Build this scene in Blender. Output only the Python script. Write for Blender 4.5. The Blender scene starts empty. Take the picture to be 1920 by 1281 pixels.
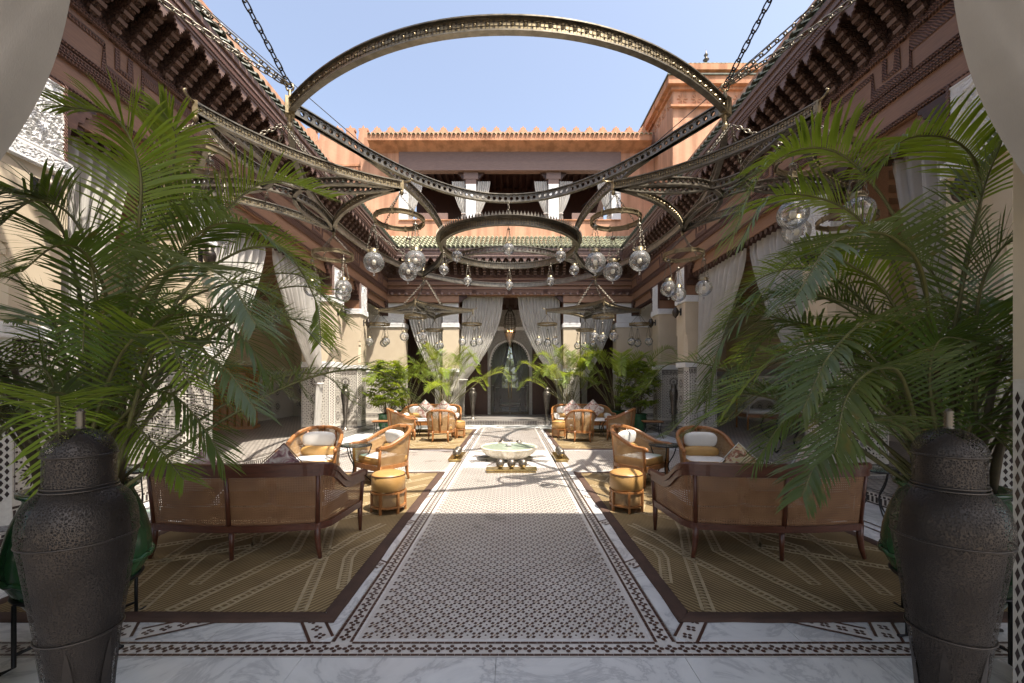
import bpy, math, random
from mathutils import Vector, Matrix
R = random.Random(11)
PI = math.pi
sin, cos = math.sin, math.cos
scene = bpy.context.scene
COL = scene.collection

# ---------------------------------------------------------------- camera, sky, sun, exposure
F = 785.0
CX, CZ = 0.046, 1.6
cam_d = bpy.data.cameras.new('camera'); cam = bpy.data.objects.new('camera', cam_d); COL.objects.link(cam)
cam.location = (CX, 0, CZ); cam.rotation_euler = (PI / 2, 0, 0)
cam_d.sensor_width = 36; cam_d.lens = F / 1920 * 36; cam_d.shift_y = 78.5 / 1920; cam_d.shift_x = 2 / 1920
cam_d.clip_start = 0.05; cam_d.clip_end = 500
scene.camera = cam
SD = Vector((-0.34, 0.345, -1.0)).normalized()          # the way sunlight travels
elev = math.asin(-SD.z); azim = math.atan2(-SD.x, -SD.y)
w = bpy.data.worlds.new('World'); scene.world = w; w.use_nodes = True
nt = w.node_tree; nt.nodes.clear()
sky = nt.nodes.new('ShaderNodeTexSky'); sky.sky_type = 'NISHITA'; sky.sun_disc = False
sky.sun_elevation = elev; sky.sun_rotation = azim; sky.air_density = 1.0; sky.dust_density = 5.0; sky.ozone_density = 1.0; sky.altitude = 400
bg = nt.nodes.new('ShaderNodeBackground'); bg.inputs[1].default_value = 0.15
wo = nt.nodes.new('ShaderNodeOutputWorld')
hs = nt.nodes.new('ShaderNodeHueSaturation'); hs.inputs['Saturation'].default_value = 0.80; hs.inputs['Value'].default_value = 0.74
nt.links.new(sky.outputs[0], hs.inputs['Color']); nt.links.new(hs.outputs[0], bg.inputs[0]); nt.links.new(bg.outputs[0], wo.inputs[0])
sun_d = bpy.data.lights.new('sun', 'SUN'); sun = bpy.data.objects.new('sun', sun_d); COL.objects.link(sun)
sun_d.energy = 3.3; sun_d.angle = math.radians(0.5); sun_d.color = (1, 0.93, 0.82)
sun.rotation_euler = SD.to_track_quat('-Z', 'Y').to_euler(); sun.location = (8, -8, 22)
vs = scene.view_settings
vs.view_transform = 'Standard'; vs.look = 'None'; vs.gamma = 1; vs.use_curve_mapping = False; vs.exposure = 1.64
scene.render.engine = 'CYCLES'
cy = scene.cycles
cy.max_bounces = 7; cy.diffuse_bounces = 4; cy.glossy_bounces = 3; cy.transmission_bounces = 4; cy.transparent_max_bounces = 16
cy.caustics_reflective = False; cy.caustics_refractive = False; cy.use_denoising = True; cy.sample_clamp_indirect = 6

# ---------------------------------------------------------------- helpers
def W(px, py, Y):
    return Vector(((px - 958) / F * Y + CX, Y, CZ - (py - 719) / F * Y))
def FL(px, py, h=0.0):
    Y = (CZ - h) * F / (py - 719)
    return ((px - 958) / F * Y + CX, Y)
def V(*a): return Vector(a)
def smooth(t):
    t = max(0, min(1, t)); return t * t * (3 - 2 * t)
def lerp(a, b, t): return a + (b - a) * t
def spline(pts, n):
    """Catmull-Rom through pts, n samples."""
    P = [Vector(p) for p in pts]
    P = [P[0] * 2 - P[1]] + P + [P[-1] * 2 - P[-2]]
    out = []; k = len(P) - 3
    for i in range(n):
        t = i / (n - 1) * k; j = min(int(t), k - 1); t -= j
        a, b, c, d = P[j:j + 4]
        out.append(0.5 * ((2 * b) + (c - a) * t + (2 * a - 5 * b + 4 * c - d) * t * t + (3 * b - a - 3 * c + d) * t ** 3))
    return out

class MB:
    def __init__(s): s.v = []; s.f = []; s.m = []; s.s = []; s.uv = {}
    def add(s, vs, fs, mi=0, sm=False, uv=None):
        o = len(s.v); s.v += [tuple(p) for p in vs]
        for f in fs: s.f.append(tuple(i + o for i in f)); s.m.append(mi); s.s.append(sm)
        if uv:
            for i, u in enumerate(uv): s.uv[o + i] = u
        return s
    def box(s, x0, y0, z0, x1, y1, z1, mi=0):
        if x0 > x1: x0, x1 = x1, x0
        if y0 > y1: y0, y1 = y1, y0
        return s.add([(x0,y0,z0),(x1,y0,z0),(x1,y1,z0),(x0,y1,z0),(x0,y0,z1),(x1,y0,z1),(x1,y1,z1),(x0,y1,z1)],
              [(3,2,1,0),(4,5,6,7),(0,1,5,4),(1,2,6,5),(2,3,7,6),(3,0,4,7)], mi)
    def obox(s, c, a, b, d, mi=0):
        c, a, b, d = Vector(c), Vector(a), Vector(b), Vector(d)
        return s.add([c-a-b-d, c+a-b-d, c+a+b-d, c-a+b-d, c-a-b+d, c+a-b+d, c+a+b+d, c-a+b+d],
              [(3,2,1,0),(4,5,6,7),(0,1,5,4),(1,2,6,5),(2,3,7,6),(3,0,4,7)], mi)
    def quad(s, a, b, c, d, mi=0, uv=None): return s.add([a, b, c, d], [(0,1,2,3)], mi, False, uv)
    def poly(s, pts, mi=0): return s.add(pts, [tuple(range(len(pts)))], mi)
    def prism(s, pts, fn, a0, a1, mi=0, sm=False):
        """polygon pts (u,w) swept from a0 to a1; fn(u,w,a) gives the point."""
        n = len(pts)
        vs = [fn(u, w_, a0) for u, w_ in pts] + [fn(u, w_, a1) for u, w_ in pts]
        fs = [(i, (i+1) % n, n + (i+1) % n, n + i) for i in range(n)] + [tuple(range(n))[::-1], tuple(range(n, 2*n))]
        return s.add(vs, fs, mi, sm)
    def tube(s, pts, r, n=6, mi=0, closed=False, sm=True, caps=True):
        P = [Vector(p) for p in pts]; k = len(P)
        rs = r if isinstance(r, (list, tuple)) else [r] * k
        vs = []; pn = None
        for i in range(k):
            if closed: t = P[(i+1) % k] - P[i-1]
            else: t = P[min(i+1, k-1)] - P[max(i-1, 0)]
            if t.length < 1e-9: t = Vector((0,0,1))
            t.normalize()
            if pn is None:
                pn = t.orthogonal().normalized()
            else:
                pn = pn - t * pn.dot(t)
                pn = pn.normalized() if pn.length > 1e-6 else t.orthogonal().normalized()
            b = t.cross(pn)
            for j in range(n):
                a = 2 * PI * j / n; vs.append(P[i] + (pn * cos(a) + b * sin(a)) * rs[i])
        fs = []
        for i in range(k if closed else k - 1):
            i2 = (i + 1) % k
            for j in range(n):
                j2 = (j + 1) % n; fs.append((i*n+j, i*n+j2, i2*n+j2, i2*n+j))
        s.add(vs, fs, mi, sm)
        if caps and not closed:
            o = len(s.v) - len(vs)
            s.f.append(tuple(o + j for j in range(n))[::-1]); s.m.append(mi); s.s.append(False)
            s.f.append(tuple(o + (k-1)*n + j for j in range(n))); s.m.append(mi); s.s.append(False)
        return s
    def sweep(s, pts, prof, mi=0, closed=False, up=(0,0,1), sm=False, caps=True):
        P = [Vector(p) for p in pts]; k = len(P); n = len(prof); up = Vector(up); vs = []
        for i in range(k):
            if closed: t = P[(i+1) % k] - P[i-1]
            else: t = P[min(i+1, k-1)] - P[max(i-1, 0)]
            t.normalize(); sd = t.cross(up).normalized(); u2 = sd.cross(t)
            m = 1.0
            if 0 < i < k-1 or closed:
                a = (P[i] - P[i-1]).normalized(); m = 1 / max(0.35, abs(a.dot(t)))
            for (a, b) in prof: vs.append(P[i] + sd * a * m + u2 * b)
        fs = []
        for i in range(k if closed else k - 1):
            i2 = (i + 1) % k
            for j in range(n): fs.append((i*n+j, i*n+(j+1) % n, i2*n+(j+1) % n, i2*n+j))
        if caps and not closed: fs += [tuple(range(n))[::-1], tuple(range((k-1)*n, k*n))]
        return s.add(vs, fs, mi, sm)
    def lathe(s, prof, n=24, c=(0,0,0), mi=0, sm=True, mod=None):
        vs = []
        for (r, z) in prof:
            for j in range(n):
                a = 2*PI*j/n; q = r * (mod(a, z) if mod else 1)
                vs.append((c[0] + q*cos(a), c[1] + q*sin(a), c[2] + z))
        fs = [(i*n+j, i*n+(j+1) % n, (i+1)*n+(j+1) % n, (i+1)*n+j) for i in range(len(prof)-1) for j in range(n)]
        uv = [(j / n * 2, z) for (r, z) in prof for j in range(n)]
        return s.add(vs, fs, mi, sm, uv)
    def disc(s, c, r, n=24, mi=0):
        return s.add([(c[0]+r*cos(2*PI*j/n), c[1]+r*sin(2*PI*j/n), c[2]) for j in range(n)], [tuple(range(n))], mi)
    def sphere(s, c, r, n=14, m=8, mi=0, sc=(1,1,1)):
        vs = []
        for i in range(m+1):
            p = PI*i/m
            for j in range(n):
                a = 2*PI*j/n; vs.append((c[0]+r*sc[0]*sin(p)*cos(a), c[1]+r*sc[1]*sin(p)*sin(a), c[2]+r*sc[2]*cos(p)))
        return s.add(vs, [(i*n+j, (i+1)*n+j, (i+1)*n+(j+1) % n, i*n+(j+1) % n) for i in range(m) for j in range(n)], mi, True)
    def pillow(s, c, sx, sy, sz, e=0.45, e2=0.6, n=20, m=10, mi=0, topmi=None, M4=None, sag=0):
        """superellipsoid cushion; half sizes sx, sy, sz."""
        def pw(x, p): return math.copysign(abs(x) ** p, x)
        vs = []
        for i in range(m+1):
            ph = -PI/2 + PI*i/m
            for j in range(n):
                a = 2*PI*j/n
                x = sx * pw(cos(ph), e2) * pw(cos(a), e); y = sy * pw(cos(ph), e2) * pw(sin(a), e); z = sz * pw(sin(ph), e2)
                p = Vector((x, y, z - sag * (1 - (x/sx)**2) * (1 - (y/sy)**2)))
                if M4: p = M4 @ p
                vs.append((c[0]+p.x, c[1]+p.y, c[2]+p.z))
        for i in range(m):
            fs = [(i*n+j, i*n+(j+1) % n, (i+1)*n+(j+1) % n, (i+1)*n+j) for j in range(n)]
            mm = topmi if (topmi is not None and i >= m*0.62) else mi
            if i == 0: base = len(s.v); s.v += [tuple(p) for p in vs]
            for f in fs: s.f.append(tuple(base + q for q in f)); s.m.append(mm); s.s.append(True)
        return s
    def mesh(s, name, mats):
        me = bpy.data.meshes.new(name); me.from_pydata(s.v, [], s.f)
        for m in (mats if isinstance(mats, (list, tuple)) else [mats]): me.materials.append(m)
        me.polygons.foreach_set('material_index', s.m); me.polygons.foreach_set('use_smooth', s.s)
        if s.uv:
            l = me.uv_layers.new(name='UVMap'); d = [0.0] * (2 * len(me.loops)); vi = [0] * len(me.loops)
            me.loops.foreach_get('vertex_index', vi)
            for k, i in enumerate(vi):
                u = s.uv.get(i)
                if u: d[2*k], d[2*k+1] = u
            l.data.foreach_set('uv', d)
        me.update(); return me
    def build(s, name, mats, parent=None, world=False, kind=None, label=None):
        if world and parent is not None:
            p = parent
            L = Vector((0,0,0))
            while p is not None: L += p.location; p = p.parent
            s.v = [(a-L.x, b-L.y, c-L.z) for a, b, c in s.v]
        return place(s.mesh(name, mats), name, parent, kind=kind, label=label)

def place(me, name, parent=None, loc=None, rot=None, kind=None, label=None, scale=None):
    o = bpy.data.objects.new(name, me); COL.objects.link(o)
    if parent is not None: o.parent = parent
    if loc is not None: o.location = loc
    if rot is not None: o.rotation_euler = rot
    if scale is not None: o.scale = scale
    if kind: o['kind'] = kind
    if label: o['label'] = label
    return o
def tag(o, label=None, cat=None, group=None, kind=None):
    if label: o['label'] = label
    if cat: o['category'] = cat
    if group: o['group'] = group
    if kind: o['kind'] = kind
    return o
def thing(name, label, cat, loc=(0,0,0), rotz=0, group=None):
    o = bpy.data.objects.new(name, None); COL.objects.link(o); o.empty_display_size = 0.1
    o.location = loc; o.rotation_euler = (0, 0, rotz)
    return tag(o, label, cat, group)
def dup(root, loc, rotz=None, label=None, scale=None):
    """copy a thing, its parts and their sub-parts"""
    def cp(o, parent):
        c = o.copy(); COL.objects.link(c)
        if parent is not None: c.parent = parent
        for ch in o.children: cp(ch, c)
        return c
    kids = {}
    r = cp(root, None); r.location = loc
    if rotz is not None: r.rotation_euler = (0, 0, rotz)
    if scale is not None: r.scale = (scale,)*3 if not isinstance(scale, tuple) else scale
    if label: r['label'] = label
    return r
# ---------------------------------------------------------------- materials
def nodes(name):
    m = bpy.data.materials.new(name); m.use_nodes = True
    t = m.node_tree; b = t.nodes['Principled BSDF']; return m, t, b
def nd(t, typ, **kw):
    n = t.nodes.new(typ)
    for k, v in kw.items():
        if k.startswith('i_'):
            key = k[2:]; key = int(key) if key.isdigit() else key.replace('_', ' ')
            n.inputs[key].default_value = v
        else: setattr(n, k, v)
    return n
def lk(t, a, b): t.links.new(a, b)
def rgb(c): return (c[0], c[1], c[2], 1)
def ramp(t, stops):
    r = t.nodes.new('ShaderNodeValToRGB'); e = r.color_ramp.elements
    while len(e) < len(stops): e.new(0.5)
    for i, (p, c) in enumerate(stops): e[i].position = p; e[i].color = rgb(c)
    return r
def coord(t, kind='Object', scale=(1,1,1), rot=(0,0,0)):
    tc = nd(t, 'ShaderNodeTexCoord'); mp = nd(t, 'ShaderNodeMapping'); mp.inputs['Scale'].default_value = scale; mp.inputs['Rotation'].default_value = rot
    lk(t, tc.outputs[kind], mp.inputs[0]); return mp.outputs[0]
def math_(t, op, a, b=None, c=None):
    n = nd(t, 'ShaderNodeMath', operation=op)
    for i, x in enumerate((a, b, c)):
        if x is None: continue
        if isinstance(x, (int, float)): n.inputs[i].default_value = x
        else: lk(t, x, n.inputs[i])
    return n.outputs[0]
def bump(t, b, h, strength=0.5, dist=0.01):
    n = nd(t, 'ShaderNodeBump', i_Strength=strength, i_Distance=dist); lk(t, h, n.inputs['Height']); lk(t, n.outputs[0], b.inputs['Normal']); return n
def M(name, c, rough=0.6, metal=0, c2=None, scale=6, stretch=(1,1,1), bs=0, bscale=80, bdist=0.004, spec=0.5, kind='Object', detail=5):
    m, t, b = nodes(name)
    co = coord(t, kind, stretch)
    n = nd(t, 'ShaderNodeTexNoise', i_Scale=scale, i_Detail=detail, i_Roughness=0.6); lk(t, co, n.inputs[0])
    c2 = c2 or tuple(x * 0.75 for x in c)
    r = ramp(t, [(0.32, c2), (0.68, c)]); lk(t, n.outputs[0], r.inputs[0]); lk(t, r.outputs[0], b.inputs['Base Color'])
    b.inputs['Roughness'].default_value = rough; b.inputs['Metallic'].default_value = metal; b.inputs['Specular IOR Level'].default_value = spec
    mr = nd(t, 'ShaderNodeMapRange', i_3=rough - 0.08, i_4=min(1, rough + 0.12)); lk(t, n.outputs[0], mr.inputs[0]); lk(t, mr.outputs[0], b.inputs['Roughness'])
    if bs:
        n2 = nd(t, 'ShaderNodeTexNoise', i_Scale=bscale, i_Detail=4); lk(t, co, n2.inputs[0]); bump(t, b, n2.outputs[0], bs, bdist)
    return m
def wood(name, c, c2, axis=1, rough=0.5, s=7, bs=0.25):
    st = [9, 9, 9]; st[axis] = 0.8
    return M(name, c, rough, 0, c2, s, tuple(st), bs, 14, 0.003)

def marble(name, c, vein, sc=1.6):
    m, t, b = nodes(name); co = coord(t)
    n = nd(t, 'ShaderNodeTexNoise', i_Scale=sc, i_Detail=8, i_Roughness=0.65, i_Distortion=1.4); lk(t, co, n.inputs[0])
    a = math_(t, 'ABSOLUTE', math_(t, 'SUBTRACT', n.outputs[0], 0.5))
    r = ramp(t, [(0.0, vein), (0.035, tuple(lerp(v, x, 0.75) for v, x in zip(vein, c))), (0.12, c)]); lk(t, a, r.inputs[0])
    n2 = nd(t, 'ShaderNodeTexNoise', i_Scale=0.9, i_Detail=3); lk(t, co, n2.inputs[0])
    mx = nd(t, 'ShaderNodeMix', data_type='RGBA', blend_type='MULTIPLY'); mx.inputs[0].default_value = 0.5
    r2 = ramp(t, [(0.35, (0.78, 0.77, 0.75)), (0.6, (1, 1, 1))]); lk(t, n2.outputs[0], r2.inputs[0])
    lk(t, r.outputs[0], mx.inputs[6]); lk(t, r2.outputs[0], mx.inputs[7]); lk(t, mx.outputs[2], b.inputs['Base Color'])
    mr = nd(t, 'ShaderNodeMapRange', i_3=0.16, i_4=0.42); lk(t, n2.outputs[0], mr.inputs[0]); lk(t, mr.outputs[0], b.inputs['Roughness']); return m

def cane(name, c, c2, p=0.022, hole=0.29, clear=True):
    m, t, b = nodes(name)
    tc = nd(t, 'ShaderNodeTexCoord'); sp = nd(t, 'ShaderNodeSeparateXYZ'); lk(t, tc.outputs['UV'], sp.inputs[0])
    def cell(o):
        f = math_(t, 'FRACT', math_(t, 'DIVIDE', o, p)); return math_(t, 'ABSOLUTE', math_(t, 'SUBTRACT', f, 0.5))
    u, v = cell(sp.outputs[0]), cell(sp.outputs[1])
    mxv = math_(t, 'MAXIMUM', u, v); sm = math_(t, 'MULTIPLY', math_(t, 'ADD', u, v), 0.7)
    d = math_(t, 'MAXIMUM', mxv, sm)
    h = math_(t, 'GREATER_THAN', d, hole)
    n = nd(t, 'ShaderNodeTexNoise', i_Scale=9, i_Detail=6); lk(t, tc.outputs['UV'], n.inputs[0])
    r = ramp(t, [(0.3, c2), (0.7, c)]); lk(t, n.outputs[0], r.inputs[0]); lk(t, r.outputs[0], b.inputs['Base Color'])
    b.inputs['Roughness'].default_value = 0.5
    bump(t, b, d, 0.6, 0.004)
    if clear: lk(t, h, b.inputs['Alpha'])
    else:
        mx = nd(t, 'ShaderNodeMix', data_type='RGBA'); lk(t, h, mx.inputs[0]); mx.inputs[6].default_value = rgb(tuple(x*0.4 for x in c2)); lk(t, r.outputs[0], mx.inputs[7]); lk(t, mx.outputs[2], b.inputs['Base Color'])
    return m

def cloth(name, c, trans=0.35, weave=900, c2=None):
    m, t, b = nodes(name); co = coord(t)
    n = nd(t, 'ShaderNodeTexNoise', i_Scale=3, i_Detail=6); lk(t, co, n.inputs[0])
    r = ramp(t, [(0.3, c2 or tuple(x*0.85 for x in c)), (0.7, c)]); lk(t, n.outputs[0], r.inputs[0]); lk(t, r.outputs[0], b.inputs['Base Color'])
    b.inputs['Roughness'].default_value = 0.9; b.inputs['Specular IOR Level'].default_value = 0.1
    n2 = nd(t, 'ShaderNodeTexNoise', i_Scale=weave/4, i_Detail=3); lk(t, coord(t, 'Object', (1, 1, 0.15)), n2.inputs[0]); bump(t, b, n2.outputs[0], 0.35, 0.002)
    if trans:
        tr = nd(t, 'ShaderNodeBsdfTranslucent'); lk(t, r.outputs[0], tr.inputs[0]); ms = nd(t, 'ShaderNodeMixShader'); ms.inputs[0].default_value = trans
        lk(t, b.outputs[0], ms.inputs[1]); lk(t, tr.outputs[0], ms.inputs[2]); lk(t, ms.outputs[0], t.nodes['Material Output'].inputs[0])
    return m

def leaf(name, c, c2, trans=0.3, tcol=None):
    m, t, b = nodes(name); co = coord(t)
    n = nd(t, 'ShaderNodeTexNoise', i_Scale=2.2, i_Detail=5); lk(t, co, n.inputs[0])
    r0 = ramp(t, [(0.3, c2), (0.7, c)]); lk(t, n.outputs[0], r0.inputs[0])
    nb = nd(t, 'ShaderNodeTexNoise', i_Scale=11, i_Detail=4); lk(t, co, nb.inputs[0]); rb = ramp(t, [(0.62, (0,0,0)), (0.72, (1,1,1))]); lk(t, nb.outputs[0], rb.inputs[0])
    r = nd(t, 'ShaderNodeMix', data_type='RGBA'); lk(t, rb.outputs[0], r.inputs[0]); lk(t, r0.outputs[0], r.inputs[6]); r.inputs[7].default_value = (0.20,0.13,0.05,1); lk(t, r.outputs[2], b.inputs['Base Color'])
    b.inputs['Roughness'].default_value = 0.38; b.inputs['Specular IOR Level'].default_value = 0.42
    tr = nd(t, 'ShaderNodeBsdfTranslucent'); tr.inputs[0].default_value = rgb(tcol or (c[0]*2.2, c[1]*1.9, c[2]*0.8)); ms = nd(t, 'ShaderNodeMixShader'); ms.inputs[0].default_value = trans
    lk(t, b.outputs[0], ms.inputs[1]); lk(t, tr.outputs[0], ms.inputs[2]); lk(t, ms.outputs[0], t.nodes['Material Output'].inputs[0])
    return m

def carved(name, c, c2, sc=14, bs=1.0, bd=0.03, rough=0.75):
    m, t, b = nodes(name); co = coord(t)
    n = nd(t, 'ShaderNodeTexNoise', i_Scale=sc*0.6, i_Detail=2, i_Distortion=2.5); lk(t, co, n.inputs[0])
    v = nd(t, 'ShaderNodeTexVoronoi', feature='DISTANCE_TO_EDGE', i_Scale=sc); lk(t, co, v.inputs[0])
    s1 = math_(t, 'SINE', math_(t, 'MULTIPLY', n.outputs[0], 42))
    h = math_(t, 'ADD', math_(t, 'MULTIPLY', s1, 0.35), math_(t, 'MINIMUM', math_(t, 'MULTIPLY', v.outputs[0], 6), 1))
    r = ramp(t, [(0.1, c2), (0.7, c)]); lk(t, h, r.inputs[0]); lk(t, r.outputs[0], b.inputs['Base Color'])
    b.inputs['Roughness'].default_value = rough; bump(t, b, h, bs, bd); return m

def pierced(name, c, c2, sc=42, edge=0.07):
    m, t, b = nodes(name); co = coord(t)
    v = nd(t, 'ShaderNodeTexVoronoi', feature='DISTANCE_TO_EDGE', i_Scale=sc); lk(t, co, v.inputs[0])
    n = nd(t, 'ShaderNodeTexNoise', i_Scale=7, i_Detail=6); lk(t, co, n.inputs[0])
    r = ramp(t, [(0.3, c2), (0.7, c)]); lk(t, n.outputs[0], r.inputs[0]); lk(t, r.outputs[0], b.inputs['Base Color'])
    b.inputs['Metallic'].default_value = 0.85; b.inputs['Roughness'].default_value = 0.38
    h = math_(t, 'LESS_THAN', v.outputs[0], edge)
    lk(t, h, b.inputs['Alpha']); bump(t, b, v.outputs[0], 0.4, 0.004); return m

def rope_mat(name, c, c2, sc=55, axis='Y'):
    m, t, b = nodes(name); co = coord(t)
    wv = nd(t, 'ShaderNodeTexWave', wave_type='BANDS', bands_direction='DIAGONAL', i_Scale=sc*0.3, i_Distortion=0.6); lk(t, co, wv.inputs[0])
    r = ramp(t, [(0.15, c2), (0.75, c)]); lk(t, wv.outputs[0], r.inputs[0]); lk(t, r.outputs[0], b.inputs['Base Color'])
    b.inputs['Roughness'].default_value = 0.55; bump(t, b, wv.outputs[0], 0.8, 0.01); return m

def rug_mat(name, c, c2, ang):
    m, t, b = nodes(name); co = coord(t, 'Object', (1,1,1), (0,0,ang))
    wv = nd(t, 'ShaderNodeTexWave', wave_type='BANDS', bands_direction='X', i_Scale=9, i_Distortion=0.0, i_Detail=0); lk(t, co, wv.inputs[0])
    n = nd(t, 'ShaderNodeTexNoise', i_Scale=1.3, i_Detail=5); lk(t, co, n.inputs[0])
    n2 = nd(t, 'ShaderNodeTexNoise', i_Scale=220, i_Detail=2); lk(t, co, n2.inputs[0])
    r = ramp(t, [(0.35, c2), (0.75, c)]); lk(t, wv.outputs[0], r.inputs[0])
    r2 = ramp(t, [(0.3, (0.62,0.6,0.58)), (0.7, (1.1,1.08,1.0))]); lk(t, n.outputs[0], r2.inputs[0])
    mx = nd(t, 'ShaderNodeMix', data_type='RGBA', blend_type='MULTIPLY'); mx.inputs[0].default_value = 1
    lk(t, r.outputs[0], mx.inputs[6]); lk(t, r2.outputs[0], mx.inputs[7]); lk(t, mx.outputs[2], b.inputs['Base Color'])
    b.inputs['Roughness'].default_value = 0.95; b.inputs['Specular IOR Level'].default_value = 0.05
    bump(t, b, wv.outputs[0], 0.7, 0.006); return m

def glass_mat(name, tint, haze=0.09):
    m, t, b = nodes(name)
    tr = nd(t, 'ShaderNodeBsdfTransparent'); tr.inputs[0].default_value = rgb(tint)
    gl = nd(t, 'ShaderNodeBsdfGlossy', i_Roughness=0.03); lw = nd(t, 'ShaderNodeFresnel', i_IOR=1.5)
    n = nd(t, 'ShaderNodeTexNoise', i_Scale=30, i_Detail=2); lk(t, coord(t), n.inputs[0])
    bp = nd(t, 'ShaderNodeBump', i_Strength=0.12, i_Distance=0.02); lk(t, n.outputs[0], bp.inputs['Height']); lk(t, bp.outputs[0], gl.inputs['Normal'])
    f = math_(t, 'MINIMUM', math_(t, 'ADD', math_(t, 'MULTIPLY', lw.outputs[0], 0.9), 0.03), 1)
    ms = nd(t, 'ShaderNodeMixShader'); lk(t, f, ms.inputs[0]); lk(t, tr.outputs[0], ms.inputs[1]); lk(t, gl.outputs[0], ms.inputs[2])
    df = nd(t, 'ShaderNodeBsdfDiffuse'); df.inputs[0].default_value = (0.9,0.9,0.88,1); m2 = nd(t, 'ShaderNodeMixShader'); m2.inputs[0].default_value = haze
    lk(t, ms.outputs[0], m2.inputs[1]); lk(t, df.outputs[0], m2.inputs[2])
    lk(t, m2.outputs[0], t.nodes['Material Output'].inputs[0]); return m

def floral(name, base, cs, sc=9):
    m, t, b = nodes(name); co = coord(t)
    v = nd(t, 'ShaderNodeTexVoronoi', i_Scale=sc); lk(t, co, v.inputs[0])
    n = nd(t, 'ShaderNodeTexNoise', i_Scale=sc*1.3, i_Detail=4, i_Distortion=1); lk(t, co, n.inputs[0])
    r = ramp(t, [(0.36, cs[0]), (0.46, cs[1]), (0.54, base), (0.64, cs[2])]); r.color_ramp.interpolation = 'EASE'
    lk(t, n.outputs[0], r.inputs[0]); lk(t, r.outputs[0], b.inputs['Base Color']); b.inputs['Roughness'].default_value = 0.9; return m

def render_mat(name, c, c2, streak=0.85):
    m, t, b = nodes(name); co = coord(t)
    n = nd(t, 'ShaderNodeTexNoise', i_Scale=1.1, i_Detail=9, i_Roughness=0.7); lk(t, co, n.inputs[0])
    n2 = nd(t, 'ShaderNodeTexNoise', i_Scale=3.2, i_Detail=5); lk(t, coord(t, 'Object', (1,1,0.06)), n2.inputs[0])
    r = ramp(t, [(0.30, c2), (0.72, c)]); lk(t, n.outputs[0], r.inputs[0])
    r2 = ramp(t, [(0.38, (0.60,0.575,0.55)), (0.58, (1,1,1))]); lk(t, n2.outputs[0], r2.inputs[0])
    mx = nd(t, 'ShaderNodeMix', data_type='RGBA', blend_type='MULTIPLY'); mx.inputs[0].default_value = streak
    lk(t, r.outputs[0], mx.inputs[6]); lk(t, r2.outputs[0], mx.inputs[7]); lk(t, mx.outputs[2], b.inputs['Base Color']); b.inputs['Roughness'].default_value = 0.88; b.inputs['Specular IOR Level'].default_value = 0.2
    n3 = nd(t, 'ShaderNodeTexNoise', i_Scale=9, i_Detail=8, i_Roughness=0.7); lk(t, co, n3.inputs[0]); bump(t, b, n3.outputs[0], 0.35, 0.02); return m

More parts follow.
